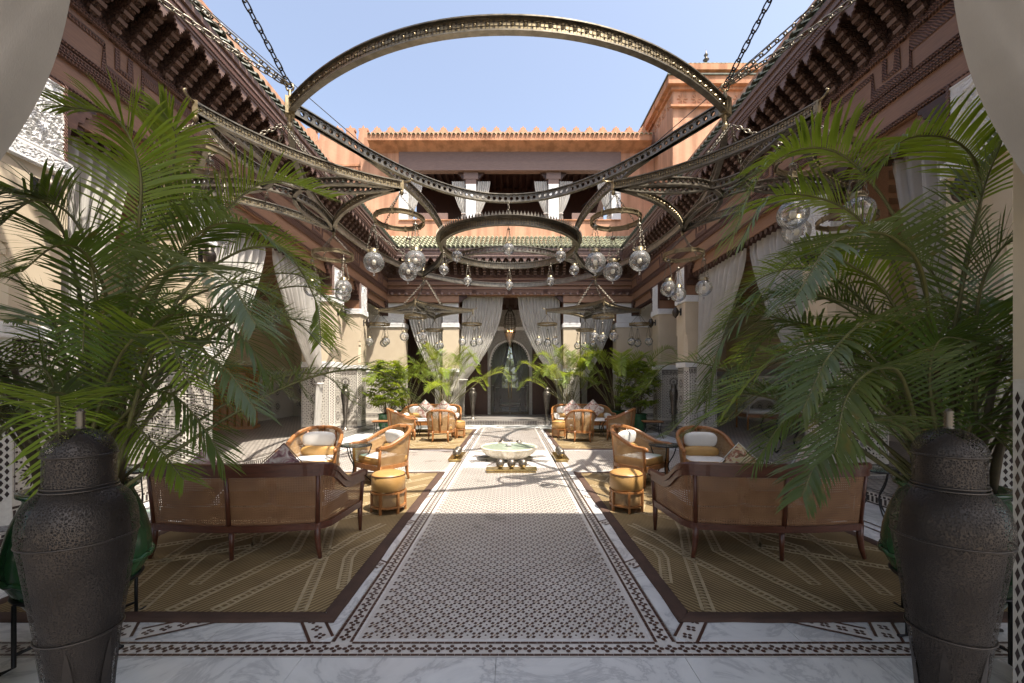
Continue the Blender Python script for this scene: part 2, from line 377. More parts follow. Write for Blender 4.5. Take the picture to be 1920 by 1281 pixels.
MAT = dict(
 marble=marble('white_marble', (0.74,0.735,0.72), (0.50,0.50,0.50)),
 marble_warm=marble('cream_marble', (0.78,0.73,0.62), (0.55,0.47,0.32), 4),
 grout=M('grout', (0.42,0.38,0.33), 0.8),
 mosaic=M('mosaic_ground', (0.68,0.645,0.60), 0.28, 0, (0.55,0.51,0.465), 1.7, detail=9),
 mosaic_white=M('mosaic_white', (0.70,0.68,0.65), 0.3, 0, (0.6,0.57,0.54), 30),
 mosaic_brown=M('mosaic_brown', (0.085,0.035,0.02), 0.3, 0, (0.04,0.017,0.012), 40),
 mosaic_amber=M('mosaic_amber', (0.42,0.30,0.14), 0.3, 0, (0.3,0.18,0.08), 40),
 zel=M('zellige_ground', (0.62,0.58,0.51), 0.3, 0, (0.5,0.46,0.40), 25),
 zel_dark=M('zellige_dark', (0.05,0.035,0.03), 0.22, 0, (0.03,0.02,0.02), 30),
 zel_grey=M('zellige_grey', (0.27,0.26,0.25), 0.25, 0, (0.2,0.18,0.17), 30),
 plaster=M('cream_plaster', (0.60,0.50,0.365), 0.75, 0, (0.55,0.45,0.32), 2.5, bs=0.15, bscale=60),
 stucco=carved('white_stucco', (0.80,0.79,0.77), (0.42,0.40,0.38), 30, 0.9, 0.02),
 white=M('white_stucco_plain', (0.80,0.79,0.77), 0.7, 0, (0.7,0.69,0.67), 5, bs=0.1),
 stucco_grey=carved('grey_stucco', (0.66,0.62,0.56), (0.40,0.36,0.32), 14, 0.9, 0.03),
 pink=render_mat('pink_render', (0.66,0.37,0.235), (0.53,0.28,0.175)),
 pink2=render_mat('orange_render', (0.63,0.325,0.19), (0.51,0.25,0.14)),
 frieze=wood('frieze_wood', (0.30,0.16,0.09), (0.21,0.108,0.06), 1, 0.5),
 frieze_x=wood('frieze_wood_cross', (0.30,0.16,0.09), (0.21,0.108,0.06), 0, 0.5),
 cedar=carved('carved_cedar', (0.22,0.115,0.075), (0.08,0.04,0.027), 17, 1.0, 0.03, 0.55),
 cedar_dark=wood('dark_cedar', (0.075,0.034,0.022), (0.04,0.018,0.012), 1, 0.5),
 fascia=wood('fascia_wood', (0.215,0.135,0.105), (0.15,0.09,0.07), 1, 0.55),
 fascia_x=wood('fascia_wood_cross', (0.215,0.135,0.105), (0.15,0.09,0.07), 0, 0.55),
 rope=rope_mat('rope_molding', (0.20,0.105,0.075), (0.07,0.033,0.024)),
 ceil=wood('ceiling_wood', (0.33,0.185,0.105), (0.23,0.12,0.065), 0, 0.5),
 wall_wood=wood('panelled_wood', (0.085,0.04,0.027), (0.05,0.024,0.017), 2, 0.45),
 tile_green=M('green_roof_tile', (0.37,0.36,0.24), 0.38, 0, (0.20,0.215,0.13), 9),
 tile_dark=M('dark_roof_tile', (0.11,0.12,0.075), 0.4, 0, (0.06,0.065,0.045), 9),
 brass=M('aged_brass', (0.275,0.245,0.195), 0.40, 0.85, (0.145,0.128,0.10), 9, bs=0.15, bscale=60),
 brass_gold=M('gold_brass', (0.38,0.31,0.19), 0.38, 0.85, (0.22,0.175,0.105), 14, bs=0.2, bscale=60),
 brass_dark=M('dark_bronze', (0.16,0.135,0.10), 0.42, 0.9, (0.08,0.065,0.05), 9),
 brass_pol=M('polished_brass', (0.62,0.46,0.20), 0.2, 1.0, (0.48,0.34,0.13), 6),
 iron=M('black_iron', (0.035,0.033,0.032), 0.45, 0.6, (0.02,0.02,0.02), 20),
 vase=pierced('pierced_metal', (0.075,0.062,0.052), (0.038,0.031,0.026), 150, 0.12),
 vase_far=pierced('pierced_metal_lit', (0.32,0.29,0.255), (0.20,0.18,0.155), 110, 0.10),  # paler copy of the vase metal; sunlight is put into its colour
 vase_far_solid=M('vase_metal_lit', (0.30,0.27,0.24), 0.4, 0.8, (0.18,0.16,0.14), 6),  # same vase metal, paled to imitate sun on the far vases
 vase_solid=M('vase_metal', (0.08,0.066,0.055), 0.32, 0.8, (0.04,0.033,0.028), 6, bs=0.15, bscale=50),
 vase_in=M('vase_lining', (0.05,0.04,0.034), 0.9),
 orb=pierced('pierced_orb', (0.42,0.37,0.30), (0.26,0.22,0.18), 90, 0.09),
 cane=cane('woven_cane', (0.40,0.25,0.115), (0.30,0.175,0.075), 0.015, 0.22),
 cane_dark=cane('dark_cane', (0.30,0.15,0.068), (0.205,0.097,0.043), 0.021, 0.20),
 rattan=wood('honey_wood', (0.37,0.165,0.055), (0.25,0.098,0.03), 2, 0.3, 5, 0.1),
 mahog=wood('mahogany', (0.125,0.042,0.022), (0.07,0.022,0.012), 0, 0.32, 5, 0.1),
 leather=M('tan_leather', (0.50,0.30,0.10), 0.42, 0, (0.42,0.235,0.07), 5, bs=0.2, bscale=160, bdist=0.001),
 leather_side=M('ochre_leather', (0.44,0.255,0.085), 0.42, 0, (0.36,0.195,0.06), 5, bs=0.2, bscale=160, bdist=0.001),
 linen=cloth('white_linen', (0.74,0.72,0.68), 0.0),
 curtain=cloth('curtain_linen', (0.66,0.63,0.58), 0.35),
 curtain_shaded=cloth('shaded_curtain_linen', (0.43,0.39,0.345), 0.25),  # curtain linen darkened to carry the foreground shade in its colour
 curtain_green=cloth('sheer_green', (0.24,0.26,0.19), 0.35),
 curtain_black=cloth('dark_drape', (0.03,0.03,0.035), 0.0),
 rug=rug_mat('rug_field', (0.36,0.27,0.15), (0.165,0.118,0.066), 0.62),
 rug_m=rug_mat('rug_field_mirror', (0.36,0.27,0.15), (0.165,0.118,0.066), -0.62),
 rug_border=M('rug_border', (0.085,0.045,0.03), 0.95, 0, (0.055,0.03,0.02), 5, bs=0.5, bscale=200),
 rug_band=M('rug_band', (0.42,0.33,0.195), 0.95, 0, (0.32,0.245,0.14), 14, bs=0.6, bscale=200),
 rug_tie=M('rug_ladder', (0.24,0.165,0.08), 0.95),
 leaf_dark=leaf('palm_leaf', (0.115,0.175,0.036), (0.052,0.098,0.020), 0.33),
 leaf_mid=leaf('palm_leaf_fresh', (0.18,0.25,0.036), (0.10,0.165,0.022), 0.42),
 leaf_grey=leaf('palm_leaf_grey', (0.13,0.17,0.07), (0.07,0.105,0.04), 0.30),
 leaf_lit=leaf('palm_leaf_sunlit_yellow', (0.17,0.22,0.04), (0.08,0.14,0.025), 0.38),  # yellow green leaf with sunlight mixed into its colour
 stem=M('palm_stem', (0.16,0.15,0.05), 0.5, 0, (0.09,0.085,0.03), 12),
 trunk=M('palm_cane', (0.13,0.10,0.05), 0.7, 0, (0.07,0.05,0.03), 18, bs=0.4),
 soil=M('soil', (0.04,0.028,0.02), 0.95, bs=0.8),
 pot=M('green_glaze', (0.035,0.12,0.045), 0.14, 0, (0.012,0.05,0.022), 4, bs=0.12, bscale=18),
 glass=glass_mat('clear_glass', (0.98,0.98,0.97)),
 pane=glass_mat('door_glass', (0.60,0.62,0.60), 0.0),
 green_glass=glass_mat('table_glass', (0.55,0.68,0.62), 0.02),
 bulb=M('bulb_glass', (0.80,0.72,0.58), 0.4),
 water=M('fountain_water', (0.40,0.44,0.34), 0.06, 0, (0.28,0.34,0.24), 7, bs=0.15, bscale=9, bdist=0.02),
 stone=M('grey_stone', (0.35,0.34,0.33), 0.6, 0, (0.22,0.21,0.2), 20, bs=0.4),
 gold_wood=carved('gilded_wood', (0.66,0.38,0.09), (0.32,0.155,0.035), 22, 0.9, 0.02, 0.4),
 cab_wood=wood('cabinet_wood', (0.44,0.215,0.075), (0.29,0.13,0.042), 2, 0.4),
 floral=floral('floral_linen', (0.68,0.62,0.56), [(0.28,0.10,0.10),(0.5,0.32,0.28),(0.72,0.66,0.60)]),
 floral_dark=floral('floral_dark', (0.42,0.34,0.30), [(0.10,0.05,0.05),(0.25,0.12,0.13),(0.55,0.48,0.44)]),
 floral_multi=floral('floral_green', (0.62,0.50,0.34), [(0.10,0.10,0.04),(0.36,0.14,0.09),(0.60,0.48,0.20)]),
 hedge=leaf('hedge', (0.16,0.19,0.10), (0.06,0.08,0.04), 0.2),
 dark=M('dark_void', (0.02,0.015,0.012), 0.9),
)
fl = bpy.data.materials.new('lamp_glow'); fl.use_nodes = True
fb = fl.node_tree.nodes['Principled BSDF']; fb.inputs['Emission Color'].default_value = (1, 0.45, 0.12, 1); fb.inputs['Emission Strength'].default_value = 6; fb.inputs['Base Color'].default_value = (0.8, 0.4, 0.1, 1)
MAT['glow'] = fl
# ================================================================ SETTING: FLOOR
H0 = 0.15                                   # height of the raised aisles
floor = MB(); floor.quad((-40,-40,-0.002),(40,-40,-0.002),(40,60,-0.002),(-40,60,-0.002))
floor = floor.build('floor', MAT['grout'], kind='structure')
def tstrip(mb, pts, wd, z, mi=0):
    """flat strip of the given width on the floor along a polyline"""
    mb.sweep([(p[0], p[1], z) for p in pts], [(-wd/2, -0.003), (wd/2, -0.003), (wd/2, 0), (-wd/2, 0)], mi)
def slab(x0, x1, y0, y1):
    g = 0.0015; mb = MB(); q = R.uniform(0, 0.0008)
    mb.box(x0+g, y0+g, -0.001, x1-g, y1-g, 0.003+q); o = mb.build('marble_slab', MAT['marble'], floor)
    return o
# field, front margin, side margins
xs = [-3.29, -2.23, -1.17, -0.04, 1.06, 2.13, 3.2]
for i in range(len(xs)-1):
    slab(xs[i], xs[i+1], 1.25, 2.44); slab(xs[i]+0.3, xs[i+1]+0.3, -0.2, 1.25)
for s in (-1, 1):
    for i in range(5):
        for j in range(13):
            x0 = 1.07 + i*0.77; y0 = 2.585 + j*1.08
            slab(s*x0 if s > 0 else -x0-0.77, s*x0+0.77 if s > 0 else -x0, y0, min(y0+1.08, 16.3))
for i in range(3): slab(-1.05+i*0.7, -0.35+i*0.7, 15.0, 16.3)
gm = MB()
gm.quad((-1.06,2.44,0.004),(1.06,2.44,0.004),(1.06,15.0,0.004),(-1.06,15.0,0.004))
gm.quad((-4.85,2.44,0.004),(-1.06,2.44,0.004),(-1.06,2.58,0.004),(-4.85,2.58,0.004))
gm.quad((1.06,2.44,0.004),(4.85,2.44,0.004),(4.85,2.58,0.004),(1.06,2.58,0.004))
for s in (-1, 1): gm.quad((s*1.06,7.62,0.0065),(s*4.75,7.62,0.0065),(s*4.75,9.95,0.0065),(s*1.06,9.95,0.0065))
gm.build('mosaic_bed', MAT['mosaic'], floor)
# brown border lines (rows of small tiles), as joined strips with joints
bl = MB()
def tiles_line(x0, y0, x1, y1, wd=0.020, L=0.052, z=0.007):
    n = max(1, round(math.hypot(x1-x0, y1-y0)/L)); d = Vector((x1-x0, y1-y0, 0)); l = d.length; d.normalize(); p = Vector((-d.y, d.x, 0))*wd/2
    for i in range(n):
        a = Vector((x0, y0, z)) + d*(l*i/n + 0.0012); b = Vector((x0, y0, z)) + d*(l*(i+1)/n - 0.0012)
        bl.quad(a-p, b-p, b+p, a+p)
tiles_line(-4.85, 2.458, 4.85, 2.458, 0.018); tiles_line(-0.93, 2.572, 0.93, 2.572, 0.018)
for s in (-1, 1):
    tiles_line(s*1.06, 2.572, s*4.85, 2.572, 0.018)
    tiles_line(s*0.94, 2.58, s*0.94, 14.95); tiles_line(s*1.05, 2.58, s*1.05, 14.95)
    for y in (7.62, 9.95): tiles_line(s*1.06, y, s*4.7, y, 0.025)
    tiles_line(s*4.0, 2.6, s*4.0, 16.0, 0.03, 0.09); tiles_line(s*4.14, 2.6, s*4.14, 16.0, 0.03, 0.09)
tiles_line(-1.05, 14.95, 1.05, 14.95)
bl.build('border_tile', MAT['mosaic_brown'], floor, kind='stuff')
# mosaic flowers: nearest ones as pieces of their own, the rest joined
def flower_into(mb, cx, cy, r=0.034, z=0.0, ph=0.0):
    for k in range(4):
        a = ph + k*PI/2; ca, sa = cos(a), sin(a); c = Vector((cx + ca*r*0.62, cy + sa*r*0.62, z))
        u = Vector((ca, sa, 0))*r*0.42; v = Vector((-sa, ca, 0))*r*0.34
        mb.add([c-u*0.5-v, c+u*0.5-v, c+u, c+u*0.5+v, c-u*0.5+v, c-u], [(0,1,2,3,4,5)], 0)
    mb.add([(cx + cos(ph+PI/4*k)*r*(0.42 if k % 2 else 0.16), cy + sin(ph+PI/4*k)*r*(0.42 if k % 2 else 0.16), z) for k in range(8)], [tuple(range(8))], 1)
f0 = MB(); flower_into(f0, 0, 0, 0.036, 0, 0.0); flower_me = f0.mesh('mosaic_flower', [MAT['mosaic_brown'], MAT['mosaic_white']])
ff = MB(); cnt = 0
for i in range(-56, 57):
    x = i*0.0775
    if abs(x) < 2.55: place(flower_me, 'mosaic_flower', floor, (x, 2.515, 0.0072)); cnt += 1
    else: flower_into(ff, x, 2.515, 0.036, 0.0072)
for s in (-1, 1):
    for i in range(158):
        y = 2.63 + i*0.078
        if i < 50: place(flower_me, 'mosaic_flower', floor, (s*0.995, y, 0.0072))
        elif 7.55 > y or y > 10.3 or True: flower_into(ff, s*0.995, y, 0.036, 0.0072)
# chevron bands that run out under the rugs
cb = MB()
def chev(p, q, wd=0.13):
    cb.sweep([(p[0], p[1], 0.0065), (q[0], q[1], 0.0065)], [(-wd/2,-0.002),(wd/2,-0.002),(wd/2,0),(-wd/2,0)], 0)
    d = (Vector((q[0]-p[0], q[1]-p[1], 0))); l = d.length; d.normalize(); n_ = Vector((-d.y, d.x, 0))
    for e in (-1, 1):
        a = Vector((p[0], p[1], 0)) + n_*e*wd*0.5; b = Vector((q[0], q[1], 0)) + n_*e*wd*0.5; tiles2.append((a, b))
    k = int(l/0.085)
    for i in range(k): c = Vector((p[0], p[1], 0)) + d*(i+0.5)*l/k; flower_into(ff, c.x, c.y, 0.034, 0.0085, 0.4)
tiles2 = []
for s in (-1, 1):
    chev((s*1.13, 2.60), (s*1.36, 2.92)); chev((s*2.32, 2.66), (s*1.75, 2.95)); chev((s*2.40, 2.60), (s*2.60, 2.95))
    for y in (3.72, 4.82, 5.92, 7.02, 11.0, 12.1, 13.2): chev((s*1.07, y-0.06), (s*1.3, y+0.10), 0.12)
cb.build('mosaic_chevron', MAT['mosaic'], floor)
b2 = MB()
for a, b in tiles2: b2.sweep([(a.x, a.y, 0.009), (b.x, b.y, 0.009)], [(-0.009,-0.001),(0.009,-0.001),(0.009,0),(-0.009,0)])
b2.build('chevron_edge', MAT['mosaic_brown'], floor)
ff.build('far_mosaic_flower', [MAT['mosaic_brown'], MAT['mosaic_white']], floor, kind='stuff')
# the field of small flowers
fd = MB()
def lattice(x0, x1, y0, y1, z, P=0.1145, skip=None, rings=True):
    nx = int((x1-x0)/P); ny = int((y1-y0)/P); ox = (x0+x1)/2 - nx*P/2; oy = y0 + 0.01
    for j in range(2*ny):
        for i in range(nx + (j % 2 == 0)):
            cx = ox + (i + (0.5 if j % 2 else 0))*P; cy = oy + j*P/2
            if skip and skip(cx, cy): continue
            d = 0.0175; h = 0.0142
            if x0 < cx - 0.02 and cx + 0.02 < x1:
                if rings and cy < 8:
                    vs = []
                    for k in range(6):
                        a = PI/3*k + PI/6*0; vs.append((cx+0.046*cos(a), cy+0.046*sin(a), z-0.0006)); vs.append((cx+0.0495*cos(a), cy+0.0495*sin(a), z-0.0006))
                    fd.add(vs, [(2*k, 2*k+1, (2*k+3) % 12, (2*k+2) % 12) for k in range(6)], 1)
                for sx in (-1, 1):
                    for sy in (-1, 1):
                        px_, py_ = cx+sx*d, cy+sy*d
                        fd.add([(px_-h, py_-h*0.5, z), (px_+h*0.2, py_-h, z), (px_+h, py_+h*0.5, z), (px_-h*0.2, py_+h, z)], [(0,1,2,3)], 0)
                fd.quad((cx-0.006, cy-0.006, z), (cx+0.006, cy-0.006, z), (cx+0.006, cy+0.006, z), (cx-0.006, cy+0.006, z), 2)
            qx = cx + P/2
            if qx < x1 and not (skip and skip(qx, cy)):
                e = 0.0085; fd.quad((qx-e, cy, z), (qx, cy-e, z), (qx+e, cy, z), (qx, cy+e, z), 0)
oct_skip = lambda x, y: abs(x) < 0.93 and 7.95 < y < 9.95
lattice(-0.9, 0.9, 2.64, 14.9, 0.0065, skip=oct_skip)
for s in (-1, 1): lattice(min(s*1.12, s*4.7), max(s*1.12, s*4.7), 7.7, 9.9, 0.0085, rings=False)
fd.build('field_mosaic', [MAT['mosaic_brown'], MAT['mosaic_white'], MAT['mosaic_amber']], floor, kind='stuff')
wl = MB()
for s in (-1, 1): wl.quad((s*0.93-0.012,2.585,0.006),(s*0.91,2.585,0.006),(s*0.91,14.9,0.006),(s*0.93-0.012,14.9,0.006))
wl.quad((-0.92,2.585,0.0062),(0.92,2.585,0.0062),(0.92,2.612,0.0062),(-0.92,2.612,0.0062))
# octagonal star under the fountain
FY = 8.85
wl.add([(0.9*cos(PI/8+k*PI/4), FY+0.95*sin(PI/8+k*PI/4), 0.0075) for k in range(8)], [tuple(range(8))], 0)
wl.build('white_mosaic_edge', MAT['mosaic_white'], floor)
st = MB()
for k in range(8):
    a = k*PI/4 + PI/8; c, q = cos(a), sin(a)
    def pt(r, o): return (c*r - q*o, FY + q*r + c*o, 0.0090)
    st.quad(pt(0.45,-0.10), pt(0.86,-0.10), pt(0.86,0.10), pt(0.45,0.10), 0)
    for o in (-0.11, 0.11): st.quad((*pt(0.45,o-0.014)[:2],0.011), (*pt(0.87,o-0.014)[:2],0.011), (*pt(0.87,o+0.014)[:2],0.011), (*pt(0.45,o+0.014)[:2],0.011), 1)
st.build('star_inlay', [MAT['zel_grey'], MAT['mosaic_brown']], floor)

# raised aisles with their patterned risers
def aisle(name, x0, x1, y0, y1, inner):
    m, t, b = nodes('aisle_paving_' + name); co = coord(t, 'Object', (9, 9, 9))
    ck = nd(t, 'ShaderNodeTexBrick', i_Scale=1.0); ck.inputs['Color1'].default_value = (0.44,0.40,0.35,1); ck.inputs['Color2'].default_value = (0.33,0.30,0.265,1); ck.inputs['Mortar'].default_value = (0.06,0.045,0.04,1)
    ck.inputs['Mortar Size'].default_value = 0.09; ck.inputs['Brick Width'].default_value = 0.9; ck.inputs['Row Height'].default_value = 0.9
    lk(t, co, ck.inputs[0]); lk(t, ck.outputs[0], b.inputs['Base Color']); b.inputs['Roughness'].default_value = 0.32
    mb = MB(); mb.box(x0, y0, 0.001, x1, y1, H0)
    return mb.build(name, m, kind='structure')
for s in (-1, 1):
    a = aisle('aisle_floor', min(s*4.85, s*10), max(s*4.85, s*10), 1.0, 20, s)
    rt = MB()
    for i in range(215):
        y = 2.6 + i*0.064
        if y > 16.25: break
        rt.box(s*4.85, y, 0.03, s*4.8465, y+0.034, 0.105, 0)
        rt.box(s*4.85, y+0.012, 0.112, s*4.8468, y+0.05, 0.140, 0)
        rt.quad((s*4.90, y, H0+0.002), (s*4.96, y, H0+0.002), (s*4.96, y+0.032, H0+0.002), (s*4.90, y+0.032, H0+0.002), 0)
    rt.box(s*4.85, 2.6, 0.008, s*4.8455, 16.3, 0.02, 0)
    rt.quad((s*4.99,2.6,H0+0.0022),(s*5.02,2.6,H0+0.0022),(s*5.02,16.3,H0+0.0022),(s*4.99,16.3,H0+0.0022),0)
    rt.build('riser_tile', MAT['zel_dark'], a, kind='stuff')
    lb = MB(); lb.box(s*4.8505, 2.6, 0.022, s*4.8488, 16.3, 0.148); lb.build('riser_band', MAT['zel'], a)
back_floor = MB(); back_floor.box(-4.849, 16.35, 0.001, 4.849, 30, H0); back_floor.box(-1.75, 16.05, 0.002, 1.75, 16.349, H0-0.006)
back_floor = back_floor.build('porch_floor', M('porch_paving', (0.33,0.30,0.27), 0.3, 0, (0.22,0.2,0.18), 40), kind='structure')
rt = MB()
for i in range(150):
    x = -4.8 + i*0.064; yy = 16.05 if abs(x) < 1.72 else 16.35
    for z in (0.03, 0.075, 0.115): rt.box(x, yy-0.0035, z, x+0.04, yy, z+0.028, 0)
    for k in range(3): rt.quad((x, yy+0.05+k*0.1, H0+0.002),(x+0.035, yy+0.05+k*0.1, H0+0.002),(x+0.035, yy+0.1+k*0.1, H0+0.002),(x, yy+0.1+k*0.1, H0+0.002), 0)
rt.build('riser_tile', MAT['zel_dark'], back_floor, kind='stuff')

# ================================================================ COLUMNS
# shared zellige pieces (local x right, y up, z out of the wall)
def rosette_mesh(r):
    mb = MB(); n = 16
    mb.add([(0.27*r*(1 if k % 2 else 0.74)*cos(2*PI*k/32), 0.27*r*(1 if k % 2 else 0.74)*sin(2*PI*k/32), 0.0015) for k in range(32)], [tuple(range(32))], 1)
    for k in range(n):
        a = 2*PI*k/n; c, s = cos(a), sin(a)
        def P(rr, o, z=0.0018): return (c*rr*r - s*o*r, s*rr*r + c*o*r, z)
        mb.add([P(0.31,0), P(0.46,-0.070), P(0.68,-0.03), P(0.72,0), P(0.68,0.03), P(0.46,0.070)], [(0,1,2,3,4,5)], 0)
        a2 = a + PI/n; c, s = cos(a2), sin(a2)
        mb.add([P(0.60,0), P(0.70,-0.05), P(0.80,0), P(0.70,0.05)], [(0,1,2,3)], 1)
        c, s = cos(a), sin(a)
        mb.add([P(0.86,0), P(0.94,-0.085), P(1.02,0), P(0.94,0.085)], [(0,1,2,3)], 0)
    return mb.mesh('star_rosette', [MAT['zel_dark'], MAT['zel_grey']])
def fill_mesh(wd, ht, cents, rr, p=0.047):
    mb = MB(); nx = int(wd/p); ny = int(ht/p)
    for i in range(nx):
        for j in range(ny):
            x = (i+0.5)*wd/nx - wd/2; y = (j+0.5)*ht/ny
            if any((x-a)**2 + (y-b)**2 < (rr*1.02)**2 for a, b in cents): continue
            e = 0.013 if (i + j) % 2 else 0.0075
            mb.add([(x+e*cos(PI/4*k + PI/8), y+e*sin(PI/4*k + PI/8), 0.0016) for k in range(8)], [tuple(range(8))], 0)
            if (i+j) % 2: 
                for q in range(4):
                    a = q*PI/2; mb.add([(x+0.019*cos(a), y+0.019*sin(a), 0.0014), (x+0.026*cos(a+0.25), y+0.026*sin(a+0.25), 0.0014), (x+0.032*cos(a), y+0.032*sin(a), 0.0014), (x+0.026*cos(a-0.25), y+0.026*sin(a-0.25), 0.0014)], [(0,1,2,3)], 1)
    for x in (-wd/2, wd/2-0.012): mb.quad((x,0,0.0016),(x+0.012,0,0.0016),(x+0.012,ht,0.0016),(x,ht,0.0016),1)
    return mb.mesh('tile_pattern', [MAT['zel_dark'], MAT['zel_grey']])
def diamond_mesh(wd, ht):
    mb = MB(); n = int(ht/0.075)
    for j in range(n*2):
        for i in (-1, 0, 1):
            if (i + j) % 2: continue
            x = i*wd*0.3; y = (j+0.5)*ht/(2*n); mb.add([(x-wd*0.13,y,0.0016),(x,y-0.032,0.0016),(x+wd*0.13,y,0.0016),(x,y+0.032,0.0016)], [(0,1,2,3)], 0)
    return mb.mesh('diamond_tile', [MAT['zel_dark']])
def crenel_mesh(wd):
    mb = MB(); n = int(wd/0.042)
    for i in range(n):
        x = -wd/2 + (i+0.15)*wd/n; mb.quad((x,0.0,0.0016),(x+0.026,0.0,0.0016),(x+0.026,0.085,0.0016),(x,0.085,0.0016),0)
    mb.quad((-wd/2,0.10,0.0016),(wd/2,0.10,0.0016),(wd/2,0.125,0.0016),(-wd/2,0.125,0.0016),0)
    mb.quad((-wd/2,-0.03,0.0016),(wd/2,-0.03,0.0016),(wd/2,-0.015,0.0016),(-wd/2,-0.015,0.0016),0)
    return mb.mesh('crenel_tile', [MAT['zel_dark']])
def arab(u, v):
    a = sin(23*u + 3.2*sin(15*v) + 1.3*sin(40*v+9*u)); b = sin(25*v + 3.4*sin(17*u+1) + 1.1*sin(36*u))
    h = smooth(1.9*(abs(a*b) ** 0.5) - 0.35)
    for off in (-0.35, 0.05, 0.45, 0.85):
        d = abs(v - 0.38*u*1.4 - off) 
        if d < 0.016: h = 0.9
    return h
def star_relief_height(x, y):
    q = 0
    for k in range(4): q += cos(62*(x*cos(k*PI/4) + (y-0.3)*sin(k*PI/4)))
    f = 0
    for k in range(4): f += cos(124*(x*cos(k*PI/4+0.39) + (y-0.3)*sin(k*PI/4+0.39)))
    return smooth(1.25 - 1.5*abs(sin(q*1.7))) * 0.8 + 0.25*smooth(f*0.5+0.3)
def relief_mesh(name, wd, ht, nx, ny, dep, arch=True, mat='white'):
    mb = MB(); vs = []
    for j in range(ny+1):
        for i in range(nx+1):
            x = wd*(i/nx - 0.5); y = ht*j/ny; e = min(i/nx, 1-i/nx)*wd; e2 = min(j/ny, 1-j/ny)*ht; m_ = min(e, e2)
            if m_ < 0.028: h = 0.85 if m_ > 0.006 else 0.2
            elif arch:
                uu = x/(wd/2-0.03); top = 0.93 - 0.42*uu*uu - 0.05*abs(sin(uu*7.5)); yy = y/ht
                if abs(yy - top) < 0.022: h = 1.0
                elif abs(yy - top - 0.06) < 0.015: h = 0.7
                elif yy > top: h = 0.3 + 0.3*star_relief_height(x*1.6, y*1.6)
                else: h = 0.05 + 0.8*star_relief_height(x, y)
            else: h = 0.1 + 0.75*arab(x*2.3, y*2.3)
            vs.append((x, y, h*dep))
    k = nx + 1
    mb.add(vs, [(j*k+i, j*k+i+1, (j+1)*k+i+1, (j+1)*k+i) for j in range(ny) for i in range(nx)], 0, True)
    return mb.mesh(name, [MAT[mat]])
RU, CF, CD = 0.88, 0.10, 0.62
IW, FW = CD - 2*CF, RU - CF
ros_in, ros_fr = rosette_mesh(0.20), rosette_mesh(0.23)
cent_in = [(0, 0.22), (0, 0.68), (0, 1.14)]; cent_fr = [(0, 0.24), (0, 0.72), (0, 1.2)]
fill_in, fill_fr = fill_mesh(IW-0.03, 1.5, cent_in, 0.20), fill_mesh(FW-0.04, 1.5, cent_fr, 0.235)
dia_me, cr_in, cr_fr = diamond_mesh(CF*1.3, 1.5), crenel_mesh(IW), crenel_mesh(FW)
rel_panel = relief_mesh('carved_panel', CD-0.03, 0.80, 120, 160, 0.024)
rel_band_in = relief_mesh('carved_band', CD+0.03, 0.15, 90, 24, 0.012, False)
rel_band_fr = relief_mesh('carved_band', RU, 0.15, 110, 24, 0.012, False)
rel_cap_in = relief_mesh('carved_capital_face', CD+0.07, 0.17, 90, 26, 0.014, False)
rel_cap_fr = relief_mesh('carved_capital_face', RU+0.02, 0.17, 110, 26, 0.014, False)
